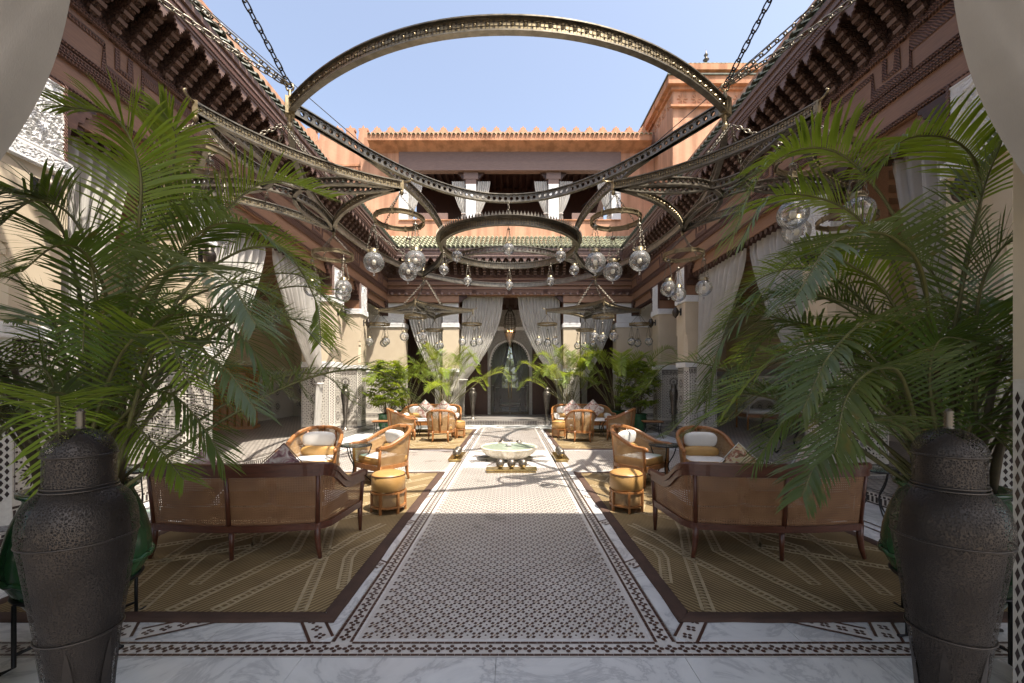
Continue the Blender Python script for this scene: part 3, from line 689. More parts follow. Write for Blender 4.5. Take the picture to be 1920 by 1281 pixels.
def column(s, xi, y0, label, group, ru=RU, cd=CD, face='x'):
    """s: side; xi: inner face |x|; y0: front face."""
    t = thing('tiled_column', label, 'column', (s*(xi+ru/2), y0+cd/2, H0), 0, group)
    def plan(g=0.0, c=CF):
        return [(s*(xi-g), y0+c), (s*(xi+c), y0-g), (s*(xi+ru+g), y0-g), (s*(xi+ru+g), y0+cd+g), (s*(xi+c), y0+cd+g), (s*(xi-g), y0+cd-c)]
    def rect(g): return [(s*(xi-g), y0-g), (s*(xi+ru+g), y0-g), (s*(xi+ru+g), y0+cd+g), (s*(xi-g), y0+cd+g)]
    def pr(name, pts, z0, z1, mat):
        mb = MB(); mb.prism(pts, lambda u, w_, a: (u, w_, a), z0, z1); return mb.build(name, mat, t, True)
    pr('dado', plan(), H0, 2.05, MAT['zel'])
    pr('plinth', plan(0.012), H0+0.001, H0+0.05, MAT['zel_grey'])
    pr('band_core', plan(0.012), 2.05, 2.20, MAT['white'])
    pr('shaft', plan(0.0, 0.07), 2.20, 2.98, MAT['plaster'])
    pr('upper_shaft', rect(0.0), 2.98, 3.87, MAT['plaster'])
    mb = MB(); mb.prism([(-0.5,0),(0.5,0),(0.5,0.10),(0.2,0.14),(0,0.2),(-0.2,0.14),(-0.5,0.10)], lambda u, w_, a: (s*(xi+0.035+u*0.05-a), y0+0.035-u*0.05-a, 2.86+w_*0.75), 0, 0.02); mb.build('corner_stop', MAT['plaster'], t, True)
    pr('capital', rect(0.03), 3.87, 4.05, MAT['white'])
    pr('impost', rect(-0.004), 4.05, 4.90, MAT['frieze'])
    L = t.location
    rx = PI/2; rz_in = PI/2 if s < 0 else -PI/2
    def put(me, name, p, rz): return place(me, name, t, (p[0]-L.x, p[1]-L.y, p[2]-L.z), (rx, 0, rz))
    ym = y0 + cd/2; xm = s*(xi + CF + (ru-CF)/2)
    put(fill_in, 'tile_pattern', (s*xi, ym, H0+0.30), rz_in); put(fill_fr, 'tile_pattern', (xm, y0, H0+0.30), 0)
    for a, b in cent_in: put(ros_in, 'star_rosette', (s*xi, ym, H0+0.30+b), rz_in)
    for a, b in cent_fr: put(ros_fr, 'star_rosette', (xm, y0, H0+0.30+b), 0)
    put(dia_me, 'diamond_tile', (s*(xi+CF/2), y0+CF/2, H0+0.30), (PI/4 if s < 0 else -PI/4))
    for z in (H0+0.10, 1.92):
        put(cr_in, 'crenel_tile', (s*xi, ym, z), rz_in); put(cr_fr, 'crenel_tile', (xm, y0, z), 0)
    put(rel_band_in, 'carved_band', (s*(xi-0.012), ym, 2.05), rz_in); put(rel_band_fr, 'carved_band', (s*(xi+ru/2), y0-0.012, 2.05), 0)
    put(rel_cap_in, 'carved_capital_face', (s*(xi-0.03), ym, 3.875), rz_in); put(rel_cap_fr, 'carved_capital_face', (s*(xi+ru/2), y0-0.03, 3.875), 0)
    put(rel_panel, 'carved_panel', (s*(xi-0.002), ym, 4.06), rz_in)
    fr = MB()
    for yy in (y0+0.004, y0+cd-0.034): fr.box(s*(xi-0.03), yy-0.02, 4.052, s*(xi+0.02), yy+0.01, 4.89)
    fr.build('panel_frame', MAT['rope'], t, True)
    return t
XI = 4.9
names = ['nearest', 'second', 'third', 'fourth']
sd = {-1: 'left', 1: 'right'}
hint = {-1: {4.05: 'tiled column at far left behind the big palm, its white carved panel under the beam', 6.35: 'tiled column just right of the left palm, before the carved cabinet', 11.65: 'sunlit tiled column behind the left armchair, tall metal vase at its far side', 13.75: 'sunlit tiled column between the metal vase and the left bushy palm'},
        1: {4.05: 'tiled column at far right behind the big palm, white carved panel at its head', 6.35: 'shaded tiled column hidden behind the drooping right palm fronds', 11.65: 'shaded tiled column behind the right armchair, dark metal vase at its far side', 13.75: 'shaded tiled column between the dark metal vase and the right bushy palm'}}
for s in (-1, 1):
    for y in (4.05, 6.35, 11.65, 13.75): column(s, XI, y, hint[s][y], 'tiled columns along the sides of the courtyard')
# back colonnade: two pillars and two corner piers, faces towards the camera
def pillar(x0, x1, y0, y1, label, nros=1):
    t = thing('tiled_pillar', label, 'pillar', ((x0+x1)/2, (y0+y1)/2, H0), 0, 'tiled pillars of the back porch'); L = t.location; xm = (x0+x1)/2; wd = x1-x0
    def bx(name, g, z0, z1, mat):
        mb = MB(); mb.box(x0-g, y0-g, z0, x1+g, y1+g, z1); return mb.build(name, mat, t, True)
    bx('dado', 0, H0, 2.05, MAT['zel']); bx('band_core', 0.012, 2.05, 2.2, MAT['white']); bx('shaft', 0, 2.2, 3.87, MAT['plaster']); bx('capital', 0.03, 3.87, 4.05, MAT['white']); bx('impost', -0.004, 4.05, 4.9, MAT['frieze_x'])
    def put(me, name, p, rz=0, sc=None): return place(me, name, t, (p[0]-L.x, p[1]-L.y, p[2]-L.z), (PI/2, 0, rz), scale=sc)
    k = wd/FW
    for i in range(nros):
        xx = x0 + wd*(i+0.5)/nros; w1 = wd/nros
        put(fill_fr, 'tile_pattern', (xx, y0, H0+0.3), 0, (w1/FW, 1, 1)); put(cr_fr, 'crenel_tile', (xx, y0, 1.92), 0, (w1/FW, 1, 1)); put(cr_fr, 'crenel_tile', (xx, y0, H0+0.1), 0, (w1/FW, 1, 1))
        for a, b in cent_fr: put(ros_in, 'star_rosette', (xx, y0-0.0005, H0+0.3+b))
        put(rel_panel, 'carved_panel', (xx, y0-0.004, 4.06), 0, (w1/(CD-0.03), 1, 1)); put(rel_band_fr, 'carved_band', (xx, y0-0.012, 2.05), 0, (w1/RU, 1, 1)); put(rel_cap_fr, 'carved_capital_face', (xx, y0-0.03, 3.875), 0, (w1/RU, 1, 1))
    return t
YB = 17.0
pillar(-2.73, -2.08, YB, YB+0.6, 'tiled pillar of the back porch left of the great curtains')
pillar(2.18, 2.84, YB, YB+0.6, 'tiled pillar of the back porch right of the great curtains')
pillar(-6.2, -4.29, YB, YB+0.6, 'wide tiled corner pier behind the left bushy palm', 2)
pillar(4.33, 6.2, YB, YB+0.6, 'wide tiled corner pier behind the right bushy palm', 2)

# ================================================================ GALLERY FACADES (frieze, corbels, eave, tiles)
def corbel_mesh():
    prof = [(0,0),(0.06,0.0),(0.075,0.07),(0.13,0.09),(0.14,0.16),(0.20,0.18),(0.21,0.25),(0.28,0.27),(0.29,0.34),(0.36,0.36),(0.37,0.42),(0.46,0.44),(0.47,0.62),(0,0.62)]
    mb = MB(); mb.prism(prof, lambda u, w_, a: (a, -u, w_), -0.055, 0.055)
    mb.prism([(0,-0.10),(0.03,-0.10),(0.05,-0.03),(0.05,0.0),(0,0.0)], lambda u, w_, a: (a, -u, w_), -0.022, 0.022)
    for i in range(5): mb.obox((0, -0.07-0.075*i, 0.09*i+0.05), (0.062,0,0), (0,0.018,0.014), (0,-0.01,0.02), 1)
    return mb.mesh('corbel', [MAT['cedar'], MAT['fascia_x']])
def tooth_mesh():
    mb = MB(); p = [(-0.10,0),(-0.10,-0.05),(-0.07,-0.05),(-0.07,-0.10),(-0.045,-0.10),(-0.045,-0.145),(-0.018,-0.145),(0,-0.20),(0.018,-0.145),(0.045,-0.145),(0.045,-0.10),(0.07,-0.10),(0.07,-0.05),(0.10,-0.05),(0.10,0)]
    mb.prism(p[::-1], lambda u, w_, a: (u, a, w_), -0.012, 0.012); return mb.mesh('fringe_tooth', [MAT['fascia_x']])
def rtile_mesh(L, r, drop, mat):
    mb = MB(); n = 7; vs = []
    for a in (0, 1):
        for q in (1.0, 0.80):
            for k in range(n):
                th = PI*k/(n-1); rr = r*q*(1 if a == 0 else 0.88); vs.append((rr*cos(th), a*L, rr*sin(th) + a*drop))
    fs = []
    for k in range(n-1):
        fs += [(k, k+1, 2*n+k+1, 2*n+k), (n+k+1, n+k, 3*n+k, 3*n+k+1), (k+1, k, n+k, n+k+1)]
    mb.add(vs, fs, 0, True); return mb.mesh('roof_tile', [MAT[mat]])
corbel_me, tooth_me = corbel_mesh(), tooth_mesh()
rt_side = rtile_mesh(1.0, 0.065, 0.5, 'tile_dark'); rt_back = rtile_mesh(0.27, 0.078, 0.115, 'tile_green')
def facade(label, length, origin, rotz, mats, tiles, step=0.265, eave=0.55, keys=(), z0=4.87):
    """built in its own frame: x along the wall, -y out of it, z up; frieze face at y=0"""
    t = thing('gallery_facade', label, 'facade', origin, rotz, 'carved wooden facades round the courtyard')
    fz, fs = mats
    a, b = 0, length
    m = MB(); m.box(a, 0, z0, b, 0.35, 7.3); m.build('frieze', fz, t)
    m = MB(); m.box(a, -0.012, 6.0, b, -0.001, 6.56); m.build('carved_ground', MAT['cedar'], t)
    m = MB()
    def mold(z, h, d): m.sweep([(a, 0, z), (b, 0, z)], [(0,0),(d,0.0),(d*1.1,h*0.3),(d*0.7,h*0.5),(d*1.1,h*0.7),(d,h),(0,h)])
    if z0 < 5: mold(4.885, 0.05, 0.035)
    mold(5.22, 0.05, 0.04); mold(5.29, 0.06, 0.03); mold(5.37, 0.04, 0.04); mold(5.88, 0.05, 0.05); mold(5.955, 0.04, 0.03)
    m.build('molding', MAT['rope'], t)
    # key pattern on the frieze
    m = MB(); P = [(a+0.02, 5.76)]
    pr = [(-0.028,0.0),(0.028,0.0),(0.034,0.012),(0.012,0.018),(0.0,0.028),(-0.012,0.018),(-0.034,0.012)]
    for k in keys: P += [(k-0.27, 5.76), (k-0.27, 5.47), (k+0.27, 5.47), (k+0.27, 5.76)]
    P += [(b-0.02, 5.76)]
    m.sweep([(x, 0, z) for x, z in P], pr, up=(0,-1,0))
    for k in keys: m.sweep([(k-0.09, 0, 5.84), (k-0.09, 0, 5.59), (k+0.09, 0, 5.59), (k+0.09, 0, 5.84)], pr, up=(0,-1,0))
    m.build('key_molding', MAT['rope'], t)
    n = int(length/step)
    for i in range(n):
        x = a + (i+0.5)*length/n
        place(corbel_me, 'corbel', t, (x, -0.002, 5.97)); place(tooth_me, 'fringe_tooth', t, (x+step/2, -eave-0.001, 6.475))
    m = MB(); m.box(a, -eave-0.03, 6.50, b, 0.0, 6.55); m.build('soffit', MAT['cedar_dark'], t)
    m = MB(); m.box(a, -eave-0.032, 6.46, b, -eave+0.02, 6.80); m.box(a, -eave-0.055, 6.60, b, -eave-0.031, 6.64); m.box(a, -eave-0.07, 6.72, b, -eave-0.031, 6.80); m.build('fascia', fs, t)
    m = MB(); m.sweep([(a, -eave-0.034, 6.50), (b, -eave-0.034, 6.50)], [(0,0),(0.015,0),(0.015,0.05),(0,0.05)]); m.build('fascia_beading', MAT['rope'], t)
    m = MB(); m.prism([(-eave-0.06,6.80),(-eave-0.06,6.83),(0.35,7.42),(0.35,6.80)], lambda u, w_, q: (q, u, w_), a, b); m.build('roof_slope', MAT['tile_dark'], t)
    if tiles == 'side':
        k = int(length/0.165)
        for i in range(k): place(rt_side, 'roof_tile', t, (a+(i+0.5)*length/k, -eave-0.13, 6.83), (0,0,0))
    else:
        k = int(length/0.178)
        for j in range(6):
            for i in range(k):
                if len([1]) : place(rt_back, 'roof_tile', t, (a+(i+0.5)*length/k, -eave-0.15+j*0.22, 6.835+j*0.142), (R.uniform(-.02,.02), R.uniform(-.02,.02), R.uniform(-.02,.02)))
    return t
# side facades: left wall faces +X, right wall faces -X
facade('left gallery facade of reddish carved wood above the left columns', 15.0, (-4.95, 2.4, 0), PI/2, (MAT['frieze_x'], MAT['fascia_x']), 'side', keys=(3.0, 5.7, 8.4, 11.1, 13.6))
facade('right gallery facade of shaded carved wood above the right columns', 15.0, (4.95, 17.4, 0), -PI/2, (MAT['frieze_x'], MAT['fascia_x']), 'side', keys=(1.4, 3.9, 6.6, 9.3, 12.0))
facade('back gallery facade of carved wood under the green tile roof', 9.9, (-4.95, 16.98, 0), 0, (MAT['frieze_x'], MAT['fascia_x']), 'back', keys=(), eave=0.8, step=0.29, z0=5.15)
# small half-round dentils and panels on the back frieze, headers over the openings
t = thing('porch_header', 'wooden porch header with pale half round dentils and flat panels at the back', 'header', (0, 16.9, 4.87))
for x0_, x1_ in ((-4.95, -2.06), (2.16, 4.95)): m = MB(); m.box(x0_, 16.90, 4.905, x1_, 17.4, 5.149); m.build('header_board', MAT['ceil'], t, True)
for x0_, d_ in ((-2.06, 1), (2.16, -1)): mb = MB(); mb.prism([(0,0),(0.34,0),(0.30,-0.07),(0.2,-0.12),(0.12,-0.2),(0.06,-0.26),(0,-0.28)], lambda u, w_, a: (x0_+d_*(u+0.002), a, 5.148+w_), 16.95, 17.08); mb.build('header_bracket', MAT['cedar_dark'], t, True)
m = MB(); m.box(-4.95, 16.86, 5.17, 4.95, 16.975, 5.21); m.box(-4.95, 16.88, 5.56, 4.95, 16.975, 5.60); m.box(-4.95, 16.87, 4.87, -2.06, 16.975, 4.904); m.box(2.16, 16.87, 4.87, 4.95, 16.975, 4.904); m.build('header_rail', MAT['frieze_x'], t, True)
de = MB(); de.lathe([(0.0,0.085),(0.05,0.07),(0.075,0.035),(0.08,0)], 10, mi=0); de_me = de.mesh('dentil', [MAT['fascia_x']])
for i in range(34): place(de_me, 'dentil', t, (-4.75+i*0.288, -0.03, 0.31), (0.5,0,0))
pn = MB(); pn.box(-0.62, -0.02, 0, 0.62, 0.0, 0.25); pn.box(-0.66, -0.01, -0.04, 0.66, 0.0, 0.29); pn_me = pn.mesh('frieze_panel', [MAT['frieze_x']])
for i in range(6): place(pn_me, 'frieze_panel', t, (-3.6+i*1.44, 0.07, 0.39))
# side headers: wooden boards between the columns, with lobed brackets
brk = [(0,0),(0.42,0),(0.42,-0.06),(0.36,-0.08),(0.34,-0.16),(0.27,-0.17),(0.25,-0.27),(0.17,-0.29),(0.15,-0.40),(0.08,-0.43),(0.06,-0.56),(0,-0.60)]
pm = MB(); pm.prism([(-0.05,0),(0.05,0),(0.05,-0.06),(0,-0.12),(-0.05,-0.06)], lambda u, w_, a: (a, u, w_), -0.05, 0.05); pendant_me = pm.mesh('pendant', [MAT['cedar_dark']])
def bracket_set(s):
    t = thing('opening_brackets', '%s gallery lambrequin of lobed cedar brackets between the column heads' % sd[s], 'bracket', (s*5.3, 9, 4.87), 0, 'lobed wooden brackets over the side openings')
    for y0, y1 in ((4.67, 6.35), (6.97, 11.65), (12.27, 13.75), (14.37, 17.0)):
        for y, d in ((y0, 1), (y1, -1)):
            mb = MB(); mb.prism(brk, lambda u, w_, a: (a, y + d*(u*0.85+0.003), 4.868 + w_*0.9), s*4.93, s*5.28); mb.build('bracket', MAT['cedar_dark'], t, True)
        mb = MB(); mb.box(s*5.0, y0+0.004, 4.62, s*5.16, y1-0.004, 4.866); mb.build('lintel', MAT['frieze'], t, True)
        n = int((y1-y0)/0.16)
        for i in range(n): place(pendant_me, 'pendant', t, (s*(5.07-5.3), y0+(i+0.5)*(y1-y0)/n-9, 4.619-4.87))
for s in (-1, 1): bracket_set(s)
# aisle back walls, ceilings, ends
for s in (-1, 1):
    t = thing('aisle_wall', '%s aisle wall with tiled dado and plain plaster above' % sd[s], 'wall', (s*9.6, 9, H0), 0, 'inner walls of the side aisles')
    m = MB(); m.box(s*9.6, 0, H0, s*9.9, 19.5, 1.95); m.box(min(s*5.9, s*9.6), 18.6, H0, max(s*5.9, s*9.6), 18.9, 1.95); m.build('dado', MAT['zel'], t, True)
    m = MB(); m.box(s*9.6, 0, 1.95, s*9.9, 19.5, 4.95); m.box(min(s*5.9, s*9.6), 18.6, 1.95, max(s*5.9, s*9.6), 18.9, 4.95); m.build('plaster_wall', MAT['plaster'], t, True)
    m = MB(); m.box(s*9.58, 0, 1.93, s*9.62, 18.58, 2.12); m.box(min(s*5.9,s*9.57), 18.57, 1.93, max(s*5.9,s*9.57), 18.62, 2.12); m.build('carved_band', MAT['stucco'], t, True)
    for k in range(8):
        place(ros_fr, 'star_rosette', t, (s*(6.3+0.42*k) - s*9.6, 18.6-9-0.001, 0.55), (PI/2, 0, 0)); place(ros_fr, 'star_rosette', t, (s*(6.3+0.42*k) - s*9.6, 18.6-9-0.001, 1.15), (PI/2, 0, 0))
    for k in range(16):
        for z in (0.5, 1.1): place(ros_fr, 'star_rosette', t, (-s*0.001, 8+k*0.62-9, z), (PI/2, 0, PI/2 if s < 0 else -PI/2))
    c = MB(); c.box(min(s*5.3, s*9.9), 0, 4.95, max(s*5.3, s*9.9), 19.5, 5.1)
    for i in range(40): c.box(min(s*5.3, s*9.6), 0.3+i*0.47, 4.86, max(s*5.3, s*9.6), 0.42+i*0.47, 4.949)
    c = c.build('aisle_ceiling', MAT['ceil'], kind='structure')
    r = MB(); r.box(min(s*5.31, s*12), -3.6, 6.96, max(s*5.31, s*12), 20, 7.2); r.build('gallery_roof', MAT['tile_dark'], kind='structure')
    m = MB(); m.box(s*5.31, 2.4, 7.2, s*5.6, 17.4, 8.25); w_ = m.build('parapet_wall', MAT['pink']); tag(w_, '%s pink parapet wall above the gallery eave' % sd[s], 'wall', 'pink parapets above the galleries')
# near gallery above and behind the camera (its eave shades the foreground)
t = thing('near_gallery', 'near gallery of plastered wall and wooden beam over the viewpoint', 'gallery', (0, 1.5, 0))
m = MB(); m.box(-12, -3.6, 6.6, 12, 2.75, 6.95); m.build('roof', MAT['tile_dark'], t, True)
m = MB(); m.box(-5.3, 1.4, 4.5, 5.3, 2.0, 6.59); m.box(-5.3, 1.4, 6.96, 5.3, 1.9, 8.2); m.build('beam', MAT['frieze_x'], t, True)
for s in (-1, 1):
    m = MB(); m.box(s*2.42, 1.45, 0.001, s*3.2, 1.98, 1.62); m.build('pier_dado', MAT['zel'], t, True)
    m = MB(); m.box(s*2.42, 1.45, 1.62, s*3.2, 1.98, 4.5); m.build('pier_shaft', MAT['plaster'], t, True)
    place(fill_in, 'tile_pattern', t, (s*2.42, 1.66-1.5, 0.05), (PI/2, 0, PI/2 if s < 0 else -PI/2))
    place(dia_me, 'diamond_tile', t, (s*2.4185, 1.935-1.5, 0.05), (PI/2, 0, PI/2 if s < 0 else -PI/2), scale=(0.62,1,1))
    for z in (0.3, 0.76, 1.22): place(ros_in, 'star_rosette', t, (s*2.419, 1.66-1.5, z), (PI/2, 0, PI/2 if s < 0 else -PI/2))

# ================================================================ UPPER STOREY AT THE BACK
YU = 17.4
t = thing('upper_building', 'pink upper storey at the back with open wooden loggia and merlon parapet', 'building', (0, YU, 7.3))
m = MB()
m.box(-6.2, YU, 7.0, 6.2, YU+0.3, 8.36); m.box(-6.2, YU, 8.36, -4.62, YU+0.3, 11.5); m.box(4.62, YU, 8.36, 6.2, YU+0.3, 11.5); m.box(-4.62, YU, 11.32, 4.62, YU+0.3, 11.5)
m.box(-10, YU+0.7, 6.95, -6.2, YU+1.0, 12.1); m.box(6.2, YU+0.7, 6.95, 9, YU+1.0, 12.1); m.box(-6.199, YU+0.301, 11.4, 6.199, YU+1.0, 12.0)
m.build('wall', MAT['pink'], t, True)
m = MB(); m.prism([(0,11.16),(-0.10,11.24),(-0.42,11.40),(-0.50,11.42),(-0.50,11.62),(0.0,11.62)], lambda u, w_, a: (a, YU-0.002+u, w_), -5.75, 5.75); m.build('cornice', MAT['pink2'], t, True)
ts = rtile_mesh(0.6, 0.07, 0.10, 'tile_green')
for i in range(64): place(ts, 'roof_tile', t, (-5.67+i*0.18, -0.56, 4.33))
m = MB(); m.box(-5.75, YU-0.5, 11.621, 5.75, YU+0.2, 11.70); m.box(-5.75, YU-0.1, 11.70, 5.75, YU+0.25, 12.0); m.build('parapet', MAT['pink'], t, True)
mer = MB(); mer.prism([(-0.17,0),(0.17,0),(0.17,0.10),(0.11,0.10),(0.11,0.2),(0.05,0.2),(0,0.28),(-0.05,0.2),(-0.11,0.2),(-0.11,0.10),(-0.17,0.10)], lambda u, w_, a: (u, a, w_), 0.2, -0.02); mer_me = mer.mesh('merlon', [MAT['pink']])
for i in range(21): place(mer_me, 'merlon', t, (-5.5+i*0.55, -0.05, 4.68))
mer2 = MB(); mer2.prism([(-0.24,0),(0.24,0),(0.16,0.45),(0.20,0.45),(0.20,0.55),(0.06,0.55),(0,0.68),(-0.06,0.55),(-0.20,0.55),(-0.20,0.45),(-0.16,0.45)], lambda u, w_, a: (u, a, w_), 0.2, -0.02); mer2_me = mer2.mesh('merlon', [MAT['pink']])
for i in range(7): place(mer2_me, 'merlon', t, (-9.7+i*0.56, 0.72, 4.79))
for sx in (-1, 1):
    m = MB(); m.box(sx*6.25, YU+0.66, 10.98, sx*8.6, YU+0.699, 11.06); m.box(sx*6.25, YU+0.66, 10.42, sx*8.6, YU+0.699, 10.5); m.build('string_course', MAT['pink2'], t, True)
    for k in range(4):
        q = MB()
        for i in range(4): 
            a = i*PI/4; q.obox((0, 0, 0), (0.20*cos(a), 0, 0.20*sin(a)), (-0.026*sin(a), 0, 0.026*cos(a)), (0, 0.018-0.001*i, 0))
        me = q.mesh('star_relief', [MAT['pink2']]); place(me, 'star_relief', t, (sx*(6.6+k*0.55), 0.69, 3.44))
m = MB(); m.box(-4.6, YU-0.06, 10.46, 4.6, YU-0.001, 11.19); m.box(-4.3, YU-0.09, 10.46, 4.3, YU-0.061, 10.80); m.box(-4.6, YU-0.12, 10.40, 4.6, YU+0.2, 10.459); m.build('lintel', MAT['fascia_x'], t, True)
m = MB(); m.box(-4.6, YU+3.2, 8.3, 4.6, YU+3.3, 11.3); m.build('loggia_rear_wall', MAT['wall_wood'], t, True)
m = MB(); m.box(-4.6, YU+0.25, 11.2, 4.6, YU+3.2, 11.3)
for i in range(30): m.box(-4.5+i*0.31, YU+0.3, 11.08, -4.4+i*0.31, YU+3.2, 11.199)
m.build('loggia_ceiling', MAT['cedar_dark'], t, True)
for x in (-4.45, -1.62, 1.82, 4.45):
    m = MB(); m.box(x-0.21, YU+0.02, 8.37, x+0.21, YU+0.28, 9.9); m.build('loggia_column', MAT['white'], t, True)
    m = MB(); m.box(x-0.30, YU+0.0, 10.1, x+0.30, YU+0.29, 10.399); m.box(x-0.22, YU+0.015, 9.9, x+0.22, YU+0.285, 10.1); m.build('column_head', MAT['fascia_x'], t, True)
    place(relief_mesh('carved_panel', 0.40, 0.35, 40, 36, 0.02, False), 'carved_panel', t, (x, 0.018, 2.22), (PI/2,0,0))
    for d in (-1, 1):
        mb = MB(); mb.prism(brk, lambda u, w_, a: (x+d*(0.222+u*0.75), a, 10.398+w_*0.75), YU+0.08, YU+0.22); mb.build('bracket', MAT['cedar_dark'], t, True)
m = MB(); m.box(-4.6, YU-0.05, 8.361, 4.6, YU+0.32, 8.40); m.build('sill', MAT['pink2'], t, True)
for x0_ in (-3.9, 2.6): m = MB(); m.box(x0_, YU+0.1, 8.401, x0_+1.3, YU+0.2, 8.72); m.build('balustrade', MAT['fascia_x'], t, True)
# tower
t = thing('tower', 'pink square tower with star frieze and green pyramid roof at right', 'tower', (8.0, 17.4, 7.2))
x0, x1, y0, y1 = 6.0, 10.3, 15.4, 19.6
m = MB(); m.box(x0, y0, 7.21, x1, y1, 12.35); m.box(x0+0.6, y0+0.45, 12.7, x1-0.4, y1-0.4, 13.4); m.build('shaft', MAT['pink'], t, True)
m = MB(); m.box(x0-0.1, y0-0.1, 12.35, x1+0.1, y1+0.1, 12.47); m.box(x0-0.25, y0-0.25, 12.47, x1+0.25, y1+0.25, 12.75); m.box(x0-0.12, y0-0.12, 11.72, x1, y0-0.001, 11.80); m.box(x0+0.5, y0+0.3, 13.38, x1-0.3, y1-0.3, 13.6); m.build('cornice', MAT['pink2'], t, True)
m = MB(); m.box(x0-0.3, y0-0.3, 12.751, x1+0.3, y1+0.3, 12.80); m.build('skirt_roof', MAT['tile_dark'], t, True)
for i in range(26): place(ts, 'roof_tile', t, (x0-0.2-8+0.0, y0-17.4-0.1+i*0.17, 12.80-7.2), (0,0,-PI/2))
for i in range(8):
    q = MB()
    for k in range(4): a = k*PI/4; q.obox((0,0,0), (0.19*cos(a),0,0.19*sin(a)), (-0.025*sin(a),0,0.025*cos(a)), (0,0.018-0.001*k,0))
    me = q.mesh('star_relief', [MAT['pink2']]); place(me, 'star_relief', t, (x0+0.35+i*0.52-8, y0-17.4-0.001, 12.06-7.2))
    place(me, 'star_relief', t, (x0-8-0.001, y0+0.35+i*0.52-17.4, 12.06-7.2), (0,0,PI/2))
cx_, cy_ = (x0+x1)/2+0.05, (y0+y1)/2; e = 0.42
m = MB(); m.add([(x0+e, y0+e, 13.6),(x1-e, y0+e, 13.6),(x1-e, y1-e, 13.6),(x0+e, y1-e, 13.6),(cx_, cy_, 14.95)], [(0,1,4),(1,2,4),(2,3,4),(3,0,4),(3,2,1,0)]); m.build('pyramid_roof', MAT['tile_green'], t, True)
m = MB()
for i in range(21): 
    xx = x0+e+0.06+i*0.165; k = min(xx-x0-e, x1-e-xx)/((x1-x0)/2-e); L_ = k*(cy_-y0-e)
    m.tube([(xx, y0+e-0.05, 13.62), (xx, y0+e+L_, 13.62+1.33*k)], 0.055, 6)
for i in range(21):
    yy = y0+e+0.06+i*0.165; k = min(yy-y0-e, y1-e-yy)/((y1-y0)/2-e)
    m.tube([(x0+e-0.05, yy, 13.62), (x0+e+k*(cx_-x0-e), yy, 13.62+1.33*k)], 0.055, 6)
m.build('tile_ridge', MAT['tile_green'], t, True)
m = MB(); m.lathe([(0.05,0),(0.05,0.15),(0.13,0.22),(0.05,0.3),(0.05,0.36),(0.09,0.42),(0.02,0.52),(0.0,0.7)], 10, (cx_, cy_, 14.9)); m.build('finial', MAT['brass_dark'], t, True)
m = MB(); m.box(x0-0.55, 18.6, 11.1, x0-0.02, 19.0, 11.9); m.build('buttress', MAT['pink'], t, True)
fl_ = thing('floodlight', 'small black floodlight on the tower wall above the parapet', 'lamp', (x0-0.3, 17.0, 10.9))
m = MB(); m.box(x0-0.42, 16.85, 10.8, x0-0.16, 17.15, 11.0); m.build('lamp_body', MAT['iron'], fl_, True); m = MB(); m.tube([(x0-0.2, 17, 10.9), (x0-0.002, 17, 10.85)], 0.03); m.build('arm', MAT['iron'], fl_, True)

# ================================================================ BACK PORCH, DOOR, ROOM BEYOND
YD = 19.4
t = thing('door_wall', 'dark panelled wood wall with white stucco arch around the glass door', 'wall', (0, YD, H0))
m = MB()
m.box(-5.9, YD, H0, -1.03, YD+0.2, 5.3); m.box(1.03, YD, H0, 5.9, YD+0.2, 5.3); m.box(-1.029, YD, 5.002, 1.029, YD+0.2, 5.3); m.build('wood_panelling', MAT['wall_wood'], t, True)
for sx in (-1, 1):
    for i in range(5):
        for z0, z1 in ((0.35, 1.25), (1.4, 2.6), (2.75, 3.4)):
            m = MB(); x = sx*(1.2+i*0.85); m.box(x, YD-0.025, z0, x+sx*0.7, YD-0.001, z1); m.build('raised_panel', MAT['wall_wood'], t, True)
# arch surround with a real opening
ar = MB(); N = 28; ow, sp_, ap = 0.90, 2.35, 3.58
def archpt(u):     # u in -1..1 -> slightly pointed horseshoe
    a = PI/2*(1-u); x = ow*1.0*cos(a); z = sp_ + (ap-sp_)*(sin(a)**0.82); return x, z
outer = [(-1.03, 4.05), (1.03, 4.05)]
pts = [archpt(-1 + 2*i/N) for i in range(N+1)]
vs = []; fs = []
for i, (x, z) in enumerate(pts):
    X2 = -1.03 + 2.06*i/N
    vs += [(x, YD-0.03, z), (X2, YD-0.03, 4.05), (x, YD+0.17, z)]
for i in range(N): a = 3*i; b = a+3; fs += [(a, b, b+1, a+1), (a+2, b+2, b, a)]
ar.add(vs, fs)
for sx in (-1, 1): ar.box(sx*0.9, YD-0.03, H0, sx*1.03, YD+0.17, sp_); ar.add([(sx*0.9, YD-0.03, sp_), (sx*1.03, YD-0.03, sp_), (sx*1.03, YD-0.03, 4.05)], [(0,1,2)])
ar.build('arch_surround', MAT['stucco'], t, True)
m = MB(); m.tube([(x*1.04, YD-0.04, z*1.0+0.02) for x, z in pts], 0.045, 8); m.build('arch_molding', MAT['white'], t, True)
m = MB()
for i in range(30):
    x, z = archpt(-0.97+1.94*i/29); m.sphere((x*0.97, YD-0.02, z-0.03), 0.036, 8, 5)
m.build('lobed_edge', MAT['white'], t, True)
m = MB(); m.box(-1.03, YD-0.04, 4.052, 1.03, YD+0.15, 4.22); m.build('arch_cornice', MAT['white'], t, True)
m = MB(); m.box(-1.03, YD-0.02, 4.222, 1.03, YD+0.15, 5.0); m.build('carved_tympanum', MAT['stucco_grey'], t, True)
pc = MB(); pc.box(-5.9, 17.0, 5.25, 5.9, YD+0.2, 5.4)
for i in range(30): pc.box(-5.5+i*0.38, 17.36, 5.1, -5.38+i*0.38, YD, 5.249)
pc.build('porch_ceiling', MAT['cedar_dark'], kind='structure')
